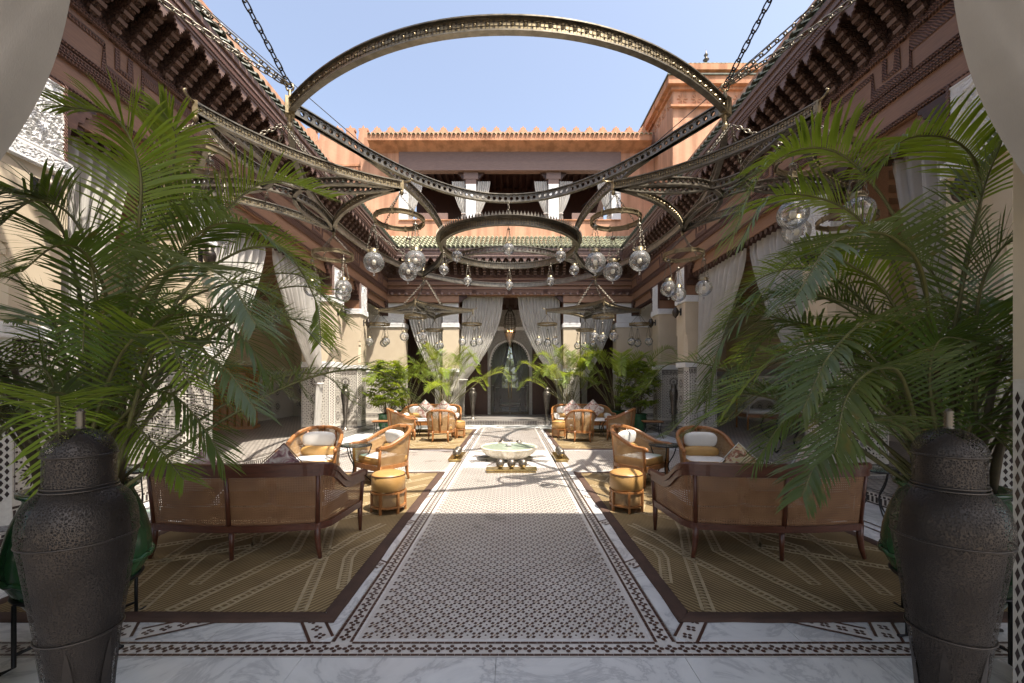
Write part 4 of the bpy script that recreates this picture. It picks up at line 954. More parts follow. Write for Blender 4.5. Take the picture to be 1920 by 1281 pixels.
t = thing('glass_door', 'tall glass double door with slim brass frame under the white arch', 'door', (0, YD+0.1, H0))
m = MB()
for sx in (-1, 1): m.quad((sx*0.02, YD+0.1, 0.25), (sx*0.86, YD+0.1, 0.25), (sx*0.86, YD+0.1, 3.4), (sx*0.02, YD+0.1, 3.5))
m.build('pane', MAT['pane'], t, True)
m = MB(); m.box(-0.02, YD+0.07, H0, 0.02, YD+0.13, 3.5)
for sx in (-1, 1): m.box(sx*0.86, YD+0.07, H0, sx*0.895, YD+0.13, 2.6); m.box(sx*0.03, YD+0.07, H0+0.002, sx*0.855, YD+0.13, 0.27)
m.build('door_frame', MAT['brass_dark'], t, True)
m = MB()
for sx in (-1, 1): m.tube([(sx*0.07, YD+0.03, 0.9), (sx*0.07, YD+0.03, 2.1)], 0.014); m.box(sx*0.055, YD+0.03, 0.95, sx*0.085, YD+0.07, 0.99); m.box(sx*0.055, YD+0.03, 2.01, sx*0.085, YD+0.07, 2.05)
m.build('pull_handle', MAT['brass_pol'], t, True)
# room behind the door
t = thing('inner_room', 'dim room seen through the door with a bright window at its end', 'room', (0, 23, H0))
m = MB(); m.box(-4, YD+0.21, H0-0.001, 4, 26, H0+0.002); m.build('room_floor', MAT['marble'], t, True)
m = MB(); m.box(-4.1, YD+0.21, H0, -4, 26, 5); m.box(4, YD+0.21, H0, 4.1, 26, 5); m.box(-4, 26, H0, -0.5, 26.1, 5); m.box(0.5, 26, H0, 4, 26.1, 5); m.box(-0.5, 26, 4.0, 0.5, 26.1, 5); m.box(-0.5, 26, H0, 0.5, 26.1, 1.3); m.build('wall', MAT['wall_wood'], t, True)
m = MB(); m.box(-4, YD+0.21, 5.0, 4, 26, 5.1); m.build('ceiling', MAT['cedar_dark'], t, True)
m = MB(); m.box(-0.02, 26.0, 1.301, 0.02, 26.08, 3.999); m.box(-0.5, 26.01, 2.6, 0.5, 26.07, 2.65); m.build('window_bar', MAT['wall_wood'], t, True)
hd = MB()
for i in range(1500):
    c = Vector((R.uniform(-4, 4), R.uniform(29, 31), R.uniform(0.1, 5))); a = Vector((R.uniform(-1,1), R.uniform(-1,1), R.uniform(-1,1))).normalized()*0.16; b = a.orthogonal().normalized()*0.09; hd.quad(c-a-b, c+a-b, c+a+b, c-a+b)
tag(hd.build('hedge', MAT['hedge']), 'sunlit hedge seen through the far window behind the door', 'hedge')
# ================================================================ CHANDELIERS
def parab(p, q, sag, n=40, z=0.0):
    """flat arc from p to q bulging by the vector sag at the middle"""
    out = []
    for i in range(n+1):
        t = i/n; k = 1 - abs(2*t-1)**2.1
        out.append(Vector((lerp(p[0],q[0],t) + sag[0]*k, lerp(p[1],q[1],t) + sag[1]*k, z)))
    return out
def resample(P, n):
    L = [0]
    for i in range(1, len(P)): L.append(L[-1] + (P[i]-P[i-1]).length)
    out = []; j = 0
    for i in range(n+1):
        d = L[-1]*i/n
        while j < len(P)-2 and L[j+1] < d: j += 1
        t = (d-L[j])/max(1e-9, L[j+1]-L[j]); out.append(P[j].lerp(P[j+1], t))
    return out, L[-1]
def band_solid(P, h, fl, name, parent, plates=True, mats=('brass', 'brass_gold')):
    """upright brass band with flanges and raised square plates on both faces"""
    Q, L = resample(P, 48)
    mb = MB(); mb.sweep(Q, [(-0.006,0.002),(0.006,0.002),(0.006,h-0.002),(-0.006,h-0.002)])
    for z in (0, h-0.014): mb.sweep([q+V(0,0,z) for q in Q], [(-fl/2,0),(fl/2,0),(fl/2,0.014),(-fl/2,0.014)])
    mb.sweep(Q, [(-0.010,h*0.14),(0.010,h*0.14),(0.010,h*0.2),(-0.010,h*0.2)]); mb.sweep(Q, [(-0.010,h*0.8),(0.010,h*0.8),(0.010,h*0.86),(-0.010,h*0.86)])
    o = mb.build(name, MAT[mats[0]], parent)
    if plates:
        k = max(2, int(L/(h*0.78))); S, _ = resample(P, k)
        pl = plate_mesh(h)
        for i in range(k):
            c = (S[i]+S[i+1])/2; d = S[i+1]-S[i]
            place(pl, 'ornament_plate', o, (c.x, c.y, c.z+h/2), (0, 0, math.atan2(d.y, d.x)))
    return o
PLM = {}
def plate_mesh(h):
    k = round(h, 3)
    if k in PLM: return PLM[k]
    mb = MB(); a = h*0.27
    for sy in (-1, 1):
        for (x, z) in ((-a, 0), (a, 0), (0, -a), (0, a)): mb.box(x-a*0.35, sy*0.0065, z-a*0.35, x+a*0.35, sy*0.015, z+a*0.35)
        for (x, z) in ((-a*0.85,-a*0.85), (a*0.85,-a*0.85), (-a*0.85,a*0.85), (a*0.85,a*0.85)): mb.box(x-a*0.28, sy*0.0065, z-a*0.28, x+a*0.28, sy*0.012, z+a*0.28)
        mb.add([(a*0.42*cos(q*PI/3), sy*0.013, a*0.42*sin(q*PI/3)) for q in range(6)] + [(0, sy*0.030, 0)], [(q, (q+1) % 6, 6) for q in range(6)])
    PLM[k] = mb.mesh('ornament_plate', [MAT['brass_gold']]); return PLM[k]
def band_pierced(P, h, fl, name, parent, hole=True):
    """upright brass band pierced with a row of round holes"""
    Q, L = resample(P, 2); k = max(2, int(L/(h*0.68))); S, _ = resample(P, k); mb = MB(); n = 10
    for i in range(k):
        a, b = S[i], S[i+1]; d = (b-a); l = d.length; d.normalize(); nn = Vector((-d.y, d.x, 0)); c = (a+b)/2 + V(0,0,h/2); r = min(l*0.30, h*0.2)
        for off in (-0.005, 0.005):
            vs = []
            for j in range(n):
                t = 2*PI*j/n; vs.append(c + d*r*cos(t) + V(0,0,r*sin(t)) + nn*off)
            for j in range(n):
                t = 2*PI*j/n; m_ = max(abs(cos(t))/(l/2), abs(sin(t))/(h/2)); vs.append(c + d*cos(t)/m_ + V(0,0,sin(t)/m_) + nn*off)
            mb.add(vs, [(j, (j+1) % n, n+(j+1) % n, n+j) for j in range(n)])
        vs = []
        for off in (-0.013, 0.013):
            for j in range(n): t = 2*PI*j/n; vs.append(c + d*r*1.0*cos(t) + V(0,0,r*1.0*sin(t)) + nn*off)
        mb.add(vs, [(j, (j+1) % n, n+(j+1) % n, n+j) for j in range(n)], 0, True)
        for sgn in (-1, 1):
            for (u, z) in ((-0.42, 0.30), (0.42, 0.30), (-0.42, -0.30), (0.42, -0.30)): mb.obox(c + d*l*u + V(0,0,h*z) + nn*sgn*0.009, d*0.012, V(0,0,0.012), nn*0.005)
    Q, _ = resample(P, 48)
    for z in (0, h-0.014): mb.sweep([q+V(0,0,z) for q in Q], [(-fl/2,0),(fl/2,0),(fl/2,0.014),(-fl/2,0.014)])
    return mb.build(name, MAT['brass'], parent)
def link_mesh(L, wd, r, n=12, m=5):
    mb = MB(); pts = []
    for i in range(n):
        a = 2*PI*i/n; x = wd*cos(a); z = sin(a)*wd + (L/2-wd)*(1 if sin(a) > 0.01 else -1 if sin(a) < -0.01 else 0); pts.append((x, 0, z))
    mb.tube(pts, r, m, closed=True); return mb
def chain_into(mb, a, b, L=0.06, wd=0.014, r=0.0045, sag=0.0):
    a, b = Vector(a), Vector(b); k = max(2, round((b-a).length/(L*0.74)))
    for i in range(k):
        t0, t1 = i/k, (i+1)/k
        p = a.lerp(b, t0) - V(0,0,sag*4*t0*(1-t0)); q = a.lerp(b, t1) - V(0,0,sag*4*t1*(1-t1)); d = q-p
        d.normalize(); s1 = d.orthogonal().normalized(); s2 = d.cross(s1); u = s1 if i % 2 else s2; c = (p+q)/2; pts = []
        for j in range(8):
            an = 2*PI*j/8; pts.append(c + u*wd*cos(an) + d*(sin(an)*wd + (L/2-wd)*(1 if sin(an) > .01 else -1 if sin(an) < -.01 else 0)))
        mb.tube(pts, r, 3, closed=True)
# shared lamp globe meshes
gmb = MB(); gmb.sphere((0,0,0), 0.135, 20, 12); gmb.lathe([(0.0,-0.150),(0.012,-0.150),(0.014,-0.165),(0.012,-0.18),(0,-0.182)][::-1], 8); globe_me = gmb.mesh('globe', [MAT['glass']])
cmb = MB(); cmb.lathe([(0.058,0.112),(0.068,0.118),(0.068,0.130),(0.058,0.134),(0.062,0.15),(0.056,0.156),(0.05,0.175),(0,0.18)], 14)
for k in range(3):
    a = 2*PI*k/3; cmb.tube([(0.06*cos(a),0.06*sin(a),0.145), (0.085*cos(a),0.085*sin(a),0.15), (0.09*cos(a),0.09*sin(a),0.165)], 0.006, 4)
cap_me = cmb.mesh('globe_cap', [MAT['brass_gold']])
bmb = MB(); bmb.sphere((0,0,0.0), 0.03, 10, 7, sc=(1,1,1.25)); bulb_me = bmb.mesh('bulb', [MAT['bulb']])
smb = MB(); smb.tube([(0,0,0.03),(0,0,0.13)], 0.017, 8); socket_me = smb.mesh('bulb_socket', [MAT['brass']])
hmb = MB()
for k in range(3):
    a = 2*PI*k/3; chain_into(hmb, (0.09*cos(a),0.09*sin(a),0.16), (0.02*cos(a),0.02*sin(a),0.46), 0.045, 0.009, 0.003)
hmb.lathe([(0.0,0.45),(0.035,0.455),(0.03,0.475),(0.012,0.485),(0.008,0.50)], 8); hmb.tube([(0,0,0.49),(0,0,0.56)], 0.006, 4)
hang_me = hmb.mesh('hanging_chain', [MAT['brass']])
def lamp(parent, p, sc=1.0):
    """p: top hook"""
    g = place(globe_me, 'globe', parent, (p[0], p[1], p[2]-0.56*sc), (0,0,R.uniform(0,6)), scale=(sc,)*3 if sc != 1 else None)
    place(cap_me, 'globe_cap', g); place(bulb_me, 'bulb', g); place(hang_me, 'hanging_chain', g); place(socket_me, 'bulb_socket', g)
    return g
def ring_into(mb, c, r, h, fl=0.03, n=40):
    Q = [Vector((c[0]+r*cos(2*PI*i/n), c[1]+r*sin(2*PI*i/n), c[2])) for i in range(n)]
    mb.sweep(Q, [(-0.004,0),(0.004,0),(0.004,h),(-0.004,h)], closed=True)
    for z in (0, h-0.008): mb.sweep([q+V(0,0,z) for q in Q], [(-fl/2,0),(fl/2,0),(fl/2,0.008),(-fl/2,0.008)], closed=True)
    for i in range(0, n, 5): mb.box(Q[i].x-0.012, Q[i].y-0.012, c[2]-0.012, Q[i].x+0.012, Q[i].y+0.012, c[2]+h+0.012)

# big four lobed frame
FZ = 5.2; NX, NY0, NY1 = 2.9, 5.58, 14.1; FYm = (NY0+NY1)/2
fr = thing('chandelier_frame', 'huge brass frame of crossing arcs hung over the courtyard', 'chandelier', (0, FYm, FZ))
y0, y1 = NY0-FYm, NY1-FYm; hb = 0.165
band_solid(parab((-NX,y0),(NX,y0),(0,-1.28)), hb, 0.075, 'outer_arc', fr)
band_pierced(parab((-NX,y0),(NX,y0),(0,2.76)), hb, 0.075, 'inner_arc', fr)
band_solid(parab((-NX,y1),(NX,y1),(0,1.6)), hb, 0.075, 'outer_arc', fr, plates=False)
band_pierced(parab((-NX,y1),(NX,y1),(0,-2.65)), hb, 0.075, 'inner_arc', fr)
for s in (-1, 1):
    band_solid(parab((s*NX,y0),(s*NX,y1),(s*1.1,0)), hb, 0.075, 'outer_arc', fr, plates=False)
    band_pierced(parab((s*NX,y0),(s*NX,y1),(-s*1.3,0)), hb, 0.075, 'inner_arc', fr)
    for y in (y0, y1):
        m = MB(); m.obox((s*NX, y, hb/2), (0.05,0.03,0), (-0.03,0.05,0), (0,0,hb/2+0.03)); m.tube([(s*NX,y,-0.16),(s*NX,y,hb+0.14)], 0.022, 8); m.lathe([(0,-0.24),(0.03,-0.22),(0.045,-0.18),(0.03,-0.14),(0.02,-0.12)], 10, (s*NX,y,0))
        m.tube([(s*NX+0.05*cos(q*PI/4),y,hb+0.18+0.05*sin(q*PI/4)) for q in range(8)], 0.014, 6, closed=True); m.build('corner_joint', MAT['brass_gold'], fr)
# central crowned ring with its lamps
CRY, CRZ, CRR = 9.84, 4.72, 1.58
cr = thing('ring_chandelier', 'large crowned brass ring chandelier at the centre with eight small globes', 'chandelier', (0, CRY, CRZ))
m = MB(); n = 72; Q = [Vector((CRR*cos(2*PI*i/n), CRR*sin(2*PI*i/n), 0)) for i in range(n)]
m.sweep(Q, [(-0.006,0),(0.006,0),(0.006,0.16),(-0.006,0.16)], closed=True)
for z in (0, 0.145): m.sweep([q+V(0,0,z) for q in Q], [(-0.04,0),(0.04,0),(0.04,0.015),(-0.04,0.015)], closed=True)
Q2 = [q*1.06 for q in Q]; m.sweep([q+V(0,0,0.161) for q in Q2], [(-0.09,0),(0.02,0.0),(0.02,0.012),(-0.09,0.012)], closed=True); m.build('ring_band', MAT['brass'], cr)
sp = MB(); sp.prism([(-0.02,0),(0.02,0),(0.024,0.03),(0.01,0.04),(0.0,0.085),(-0.01,0.04),(-0.024,0.03)], lambda u, w_, a: (u, a, w_), -0.004, 0.004); sp_me = sp.mesh('crown_spike', [MAT['brass']])
for i in range(150): a = 2*PI*i/150; place(sp_me, 'crown_spike', cr, (CRR*1.07*cos(a), CRR*1.07*sin(a), 0.172), (0,0,a+PI/2))
fil = MB()
for i in range(180):
    a = 2*PI*i/180
    for q in (-1, 1):
        for z, w_ in ((0.045, 0.011), (0.08, 0.017), (0.115, 0.011)): fil.obox((cos(a)*(CRR+q*0.009), sin(a)*(CRR+q*0.009), z), (-sin(a)*w_, cos(a)*w_, 0), (0,0,0.011), (cos(a)*0.004, sin(a)*0.004, 0))
fil.build('filigree', MAT['brass_gold'], cr, kind='stuff')
m = MB()
for i in range(4): a = PI/2*i; chain_into(m, (CRR*cos(a), CRR*sin(a), 0.2), (CRR*cos(a)*1.0, CRR*sin(a)*0.97, FZ-CRZ), 0.07, 0.018, 0.006)
m.build('support_chain', MAT['brass'], cr)
for i in range(8):
    a = 2*PI*i/8 + PI/2
    lamp(cr, (CRR*0.97*cos(a), CRR*0.97*sin(a), 0.02), 0.85)
    
# four lobed chandeliers with little rings of globes
def quatrefoil(label, cx, cy, z, Rn=1.58, few=-1, frame_drop=0.6, hb=0.115, skip=()):
    t = thing('lobed_chandelier', label, 'chandelier', (cx, cy, z), 0, 'four lobed brass chandeliers hung from the frame')
    N = [(Rn*cos(i*PI/2), Rn*sin(i*PI/2)) for i in range(4)]
    for i in range(4):
        a, b = N[i], N[(i+1) % 4]; mx_, my_ = -(a[0]+b[0])/2, -(a[1]+b[1])/2; l = math.hypot(mx_, my_); ux, uy = mx_/l, my_/l
        band_solid(parab(a, b, (ux*0.22, uy*0.22), 30), hb, 0.055, 'lobe_arc', t, plates=True)
        band_pierced(parab(a, b, (ux*0.95, uy*0.95), 30), hb*0.9, 0.055, 'inner_arc', t)
        m = MB(); m.obox((a[0], a[1], hb/2), (0.02,0.01,0), (-0.01,0.02,0), (0,0,hb/2+0.008)); m.lathe([(0,-0.08),(0.018,-0.07),(0.03,-0.04),(0.015,0)], 8, (a[0],a[1],0)); d = Vector((a[0],a[1],0)).normalized()
        m.tube([Vector((a[0],a[1],hb*0.9)), Vector((a[0],a[1],hb*0.95))+d*0.1, Vector((a[0],a[1],hb*1.15))+d*0.15, Vector((a[0],a[1],hb*1.35))+d*0.12], 0.012, 5); m.build('finial_joint', MAT['brass_gold'], t)
        # ring of lamps
        rz, rr = -0.44, 0.325; px_, py_ = a[0]*0.98, a[1]*0.98
        m = MB(); ring_into(m, (px_, py_, rz), rr, 0.06); m.build('lamp_ring', MAT['brass_gold'], t)
        m = MB()
        for k in range(3): q = 2*PI*k/3 + 0.4; chain_into(m, (px_+rr*cos(q), py_+rr*sin(q), rz+0.05), (px_, py_, -0.06), 0.05, 0.011, 0.0035)
        m.build('ring_chain', MAT['brass'], t)
        for k in range(1 if i == few else 3): q = 2*PI*k/3 + 0.4 + PI/3 + (PI if i == few else 0); lamp(t, (px_+rr*cos(q), py_+rr*sin(q), rz-0.01))
    m = MB()
    for i in range(4):
        a = PI/4 + i*PI/2; chain_into(m, (Rn*0.55*cos(a), Rn*0.55*sin(a), hb), (0.03*cos(a), 0.03*sin(a), frame_drop-0.15), 0.085, 0.021, 0.007)
    m.build('support_chain', MAT['brass'], t)
    return t
quatrefoil('lobed brass chandelier partly behind the top of the left palm', -3.0, 5.62, 4.20, frame_drop=FZ-4.20)
quatrefoil('lobed brass chandelier partly behind the top of the right palm', 3.0, 5.62, 4.20, few=0, frame_drop=FZ-4.20)
quatrefoil('far lobed brass chandelier over the areca palm beside the left curtain', -2.82, 14.1, 4.0, frame_drop=FZ-4.0)
quatrefoil('far lobed brass chandelier over the areca palm beside the right curtain', 2.82, 14.1, 4.0, frame_drop=FZ-4.0)
# heavy chains from the frame corners to the buildings
lk_me = link_mesh(0.13, 0.032, 0.0095, 12, 6).mesh('link', [MAT['iron']]); lk2_me = link_mesh(0.13, 0.032, 0.0095, 12, 6).mesh('link', [MAT['brass']])
def heavy_chain(a, b, label, me, sag=0.0):
    a, b = Vector(a), Vector(b); t = thing('chain', label, 'chain', a, 0, 'heavy chains holding the brass frame'); k = round((b-a).length/0.097)
    for i in range(k):
        t0, t1 = i/k, (i+1)/k; p = a.lerp(b, t0) - V(0,0,sag*4*t0*(1-t0)); q = a.lerp(b, t1) - V(0,0,sag*4*t1*(1-t1)); d = (q-p).normalized()
        qt = d.to_track_quat('Z', 'Y'); 
        if i % 2: qt = qt @ Matrix.Rotation(PI/2, 4, 'Z').to_quaternion()
        place(me, 'link', t, (p+q)/2 - a, qt.to_euler())
for s in (-1, 1):
    n0 = (s*NX, NY0, FZ+0.36); w_ = sd[s]
    heavy_chain(n0, (s*3.75, 1.95, 8.21), 'steep dark chain rising against the sky from the frame, %s one' % w_, lk_me)
    heavy_chain(n0, (s*4.9, 3.6, 6.44), 'chain sagging in front of the carved corbels, lower %s one' % w_, lk2_me, 0.12)
    heavy_chain(n0, (s*4.42, 3.3, 6.6), 'chain sagging along the roof edge, upper %s one' % w_, lk2_me, 0.10)
    heavy_chain((s*NX, NY1, FZ+0.36), (s*4.38, 13.2, 6.5), 'short chain from the far frame corner to the %s eave' % w_, lk2_me, 0.08)
    a, b = Vector((s*1.55, 8.9, FZ+0.15)), Vector((s*5.3, 7.05, 8.1)); m = MB(); m.tube([a.lerp(b, i/8) - V(0,0,0.03*(i/8)*(1-i/8)) for i in range(9)], 0.008, 5)
    tag(m.build('cable', MAT['iron']), 'thin straight steel cable from the brass frame to the %s parapet' % w_, 'cable', 'thin steel cables')

# ================================================================ CURTAINS
def curtain(label, top0, top1, tie, bottom, nf=9, amp=0.05, group='gathered white curtains', mat='curtain', out=(0,-1,0), tiew=0.14, nu=None, nv=34, tiet=0.68, rod=True, bw=0.22, power=1.7):
    """hung between top0 and top1, gathered at tie, tail falling to bottom"""
    top0, top1, tie, bottom, out = Vector(top0), Vector(top1), Vector(tie), Vector(bottom), Vector(out)
    nu = nu or nf*10; d = (top1-top0).normalized(); vs = []; uv = []
    ph = [R.uniform(-0.5,0.5) for _ in range(nf+2)]
    if nf == 2: ph = [0.0]*(nf+2)
    L = thing('curtain', label, 'curtain', tuple(bottom), 0, group); mb = MB()
    for j in range(nv+1):
        t = j/nv
        if t <= tiet:
            k = t/tiet; g = smooth(k)**1.0; kk = k**power
            c0 = top0.lerp(tie - d*tiew/2, kk); c1 = top1.lerp(tie + d*tiew/2, kk)
            z0 = lerp(top0.z, tie.z, k); z1 = lerp(top1.z, tie.z, k)
            a = amp*(1 - 0.45*k)
        else:
            k = (t-tiet)/(1-tiet); w2 = lerp(tiew, bw, smooth(min(1, k*2))); c = tie.lerp(bottom, k); c0, c1 = c - d*w2/2, c + d*w2/2; z0 = z1 = c.z; a = amp*0.6
        for i in range(nu+1):
            u = i/nu; p = c0.lerp(c1, u); fu = u*nf; q = int(min(fu, nf-1e-6))
            f = sin(2*PI*fu + ph[q]*1.2) + 0.35*sin(4*PI*fu + ph[q+1]*4)
            f += 0.22*sin(2*PI*(fu*3.3 + 1.7*t) + ph[q]*9) + 0.10*sin(2*PI*(fu*7.1 - 3*t))
            if t < 0.03: f *= 0.6
            droop = (1-abs(2*u-1))*0.04*sin(min(1, t/tiet)*PI) 
            p = p + out*(a*f); p.z = lerp(z0, z1, u) - droop; vs.append(p); uv.append((u*2, t*3))
    k = nu+1
    mb.add(vs, [(j*k+i, j*k+i+1, (j+1)*k+i+1, (j+1)*k+i) for j in range(nv) for i in range(nu)], 0, True, uv)
    mb.build('cloth', MAT[mat], L, True)
    m = MB(); m.tube([tie + (d*cos(q*PI/6)*tiew*0.62 + out*sin(q*PI/6)*amp*1.5) for q in range(12)], 0.018, 6, closed=True); m.build('tieback', MAT['linen'], L, True)
    if rod:
        m = MB()
        for i in range(nf*2+1): 
            p = top0.lerp(top1, i/(nf*2)); m.obox(p+V(0,0,0.03), d*0.02, out*0.015, V(0,0,0.05))
        m.build('hanging_loop', MAT[mat], L, True)
        m = MB(); m.tube([top0 - d*0.05 + V(0,0,0.07), top1 + d*0.05 + V(0,0,0.07)], 0.014, 6); m.build('rod', MAT['iron'], L, True)
    return L
YC = 17.15
curtain('left of the two great white curtains at the centre of the back porch', (-1.95,YC,5.12), (-0.28,YC,5.12), (-1.95,YC,1.75), (-1.98,YC,0.2), 14, 0.045, tiew=0.35, power=1.9)
curtain('right of the two great white curtains at the centre of the back porch', (2.05,YC,5.12), (0.33,YC,5.12), (2.05,YC,1.75), (2.08,YC,0.2), 14, 0.045, tiew=0.35, power=1.9)
curtain('white curtain over the left areca palm, between pillar and corner pier', (-4.2,YC,4.75), (-2.78,YC,4.75), (-2.95,YC,1.9), (-2.95,YC,0.2), 11, 0.04, tiew=0.3)
curtain('white curtain over the right areca palm, between pillar and corner pier', (2.9,YC,4.75), (4.28,YC,4.75), (3.05,YC,1.9), (3.05,YC,0.2), 11, 0.04, tiew=0.3)
for s in (-1, 1):
    o = (-s, 0, 0); w_ = sd[s]
    curtain('white curtain hanging at the far end of the %s opening, beside the armchair column' % w_, (s*5.2,9.2,4.6), (s*5.2,11.5,4.6), (s*5.2,11.45,1.6), (s*5.25,11.4,0.2), 10, 0.07, out=o, tiew=0.25, power=1.5)
    curtain('white curtain hanging at the near end of the %s opening, behind the palm' % w_, (s*5.2,7.15,4.6), (s*5.2,9.0,4.6), (s*5.2,7.2,1.6), (s*5.25,7.25,0.2), 9, 0.07, out=o, tiew=0.25, power=1.5)
    curtain('white curtain in the narrow opening high behind the %s palm' % w_, (s*5.2,4.75,4.6), (s*5.2,5.7,4.6), (s*5.2,4.9,1.6), (s*5.25,4.9,0.2), 5, 0.08, out=o, tiew=0.22, power=1.2)
    # near curtains at the picture's top corners
    curtain('big soft near curtain sweeping across the top %s corner' % w_, (s*1.62+(0.12 if s > 0 else 0),1.72,4.4), (s*2.7,1.72,4.4), (s*2.72,1.75,1.9), (s*2.85,1.7,0.1), 2, 0.13, 'near curtains framing the view', 'curtain_shaded', (0,-1,0), 0.28, nu=120, nv=60, power=2.5, rod=False)
for s in (-1, 1):
    for i, x in enumerate((-4.45, -1.62, 1.82, 4.45)):
        d = s
        if (i == 0 and d < 0) or (i == 3 and d > 0): continue
        side = 'left' if d < 0 else 'right'
        which = ('leftmost', 'second', 'third', 'rightmost')[i]
        curtain('upstairs loggia curtain on the %s side of the %s white column' % (side, which), (x+d*0.80,YU+0.12,10.05), (x+d*0.24,YU+0.12,10.05), (x+d*0.30,YU+0.12,8.7), (x+d*0.3,YU+0.12,8.42), 6, 0.03, 'curtains of the upstairs loggia', tiew=0.16, tiet=0.82, nv=20, rod=False)
# sheer and dark drapes inside the door
for s in (-1, 1):
    w_ = sd[s]
    curtain('pale sheer curtain just inside the glass door, %s side' % w_, (s*0.12,19.75,3.7), (s*0.95,19.75,3.7), (s*0.85,19.75,1.5), (s*0.9,19.75,0.2), 6, 0.03, 'curtains inside the door', 'curtain_green', tiew=0.12, rod=False)
    curtain('black drape behind the sheer curtain inside the door, %s side' % w_, (s*0.02,20.6,3.9), (s*0.9,20.6,3.9), (s*0.62,20.6,1.4), (s*0.66,20.6,0.2), 6, 0.03, 'dark drapes inside the door', 'curtain_black', tiew=0.14, rod=False)

# ================================================================ WALL LAMPS AND LANTERN
wm = MB(); wm.lathe([(0.0,-0.16),(0.02,-0.15),(0.03,-0.13),(0.075,-0.08),(0.095,0.0),(0.085,0.06),(0.06,0.10),(0.06,0.12),(0.03,0.15),(0,0.16)], 16)
wl_me = wm.mesh('lamp_bowl', [MAT['vase_solid']]); am = MB(); am.tube([(0,0.09,0.02),(0,0.14,0.02)], 0.02); am.box(-0.05,0.14,-0.08,0.05,0.149,0.12); am_me = am.mesh('lamp_bracket', [MAT['iron']])
def wall_lamp(p, rz, label):
    t = thing('wall_lamp', label, 'wall lamp', p, rz, 'small metal bowl lamps on the columns'); place(wl_me, 'lamp_bowl', t); place(am_me, 'lamp_bracket', t)
for s in (-1, 1):
    for y, l in ((4.05, 'first column behind the palm top'), (6.35, 'column just past the big palm'), (11.65, 'column behind the armchairs'), (13.75, 'column by the bushy palm')):
        wall_lamp((s*4.748, y+0.31, 3.62), PI/2 if s < 0 else -PI/2, 'small metal bowl lamp under the capital of the %s %s' % (sd[s], l))
t = thing('lantern', 'large pierced metal lantern with glowing candles hung before the door', 'lantern', (0, 17.9, 3.55))
m = MB(); m.lathe([(0.0,-0.42),(0.03,-0.36),(0.05,-0.30),(0.14,-0.14),(0.21,0.05),(0.235,0.22)], 10); m.build('lower_bowl', MAT['orb'], t)
m = MB()
for k in range(10):
    a = 2*PI*k/10; m.tube([(0.235*cos(a),0.235*sin(a),0.22),(0.25*cos(a),0.25*sin(a),0.6),(0.2*cos(a),0.2*sin(a),0.95),(0.10*cos(a),0.10*sin(a),1.15)], 0.011, 5)
for z, r in ((0.22,0.24),(0.42,0.25),(0.6,0.25),(0.78,0.235),(0.95,0.2),(1.15,0.10)): m.tube([(r*cos(2*PI*k/20), r*sin(2*PI*k/20), z) for k in range(20)], 0.010, 5, closed=True)
m.build('cage', MAT['brass_dark'], t)
m = MB(); m.lathe([(0.10,1.15),(0.11,1.2),(0.06,1.28),(0.02,1.34),(0,1.36)], 12); m.tube([(0,0,1.34),(0,0,1.74)], 0.012, 5); m.build('dome_top', MAT['brass_dark'], t)
m = MB()
for k in range(5): a = 2*PI*k/5; m.tube([(0.10*cos(a),0.10*sin(a),0.14),(0.10*cos(a),0.10*sin(a),0.24)], 0.018, 6)
m.build('candle', MAT['linen'], t)
m = MB()
for k in range(5): a = 2*PI*k/5; m.sphere((0.10*cos(a),0.10*sin(a),0.275), 0.022, 8, 6, sc=(1,1,1.6))
m.build('flame', MAT['glow'], t)
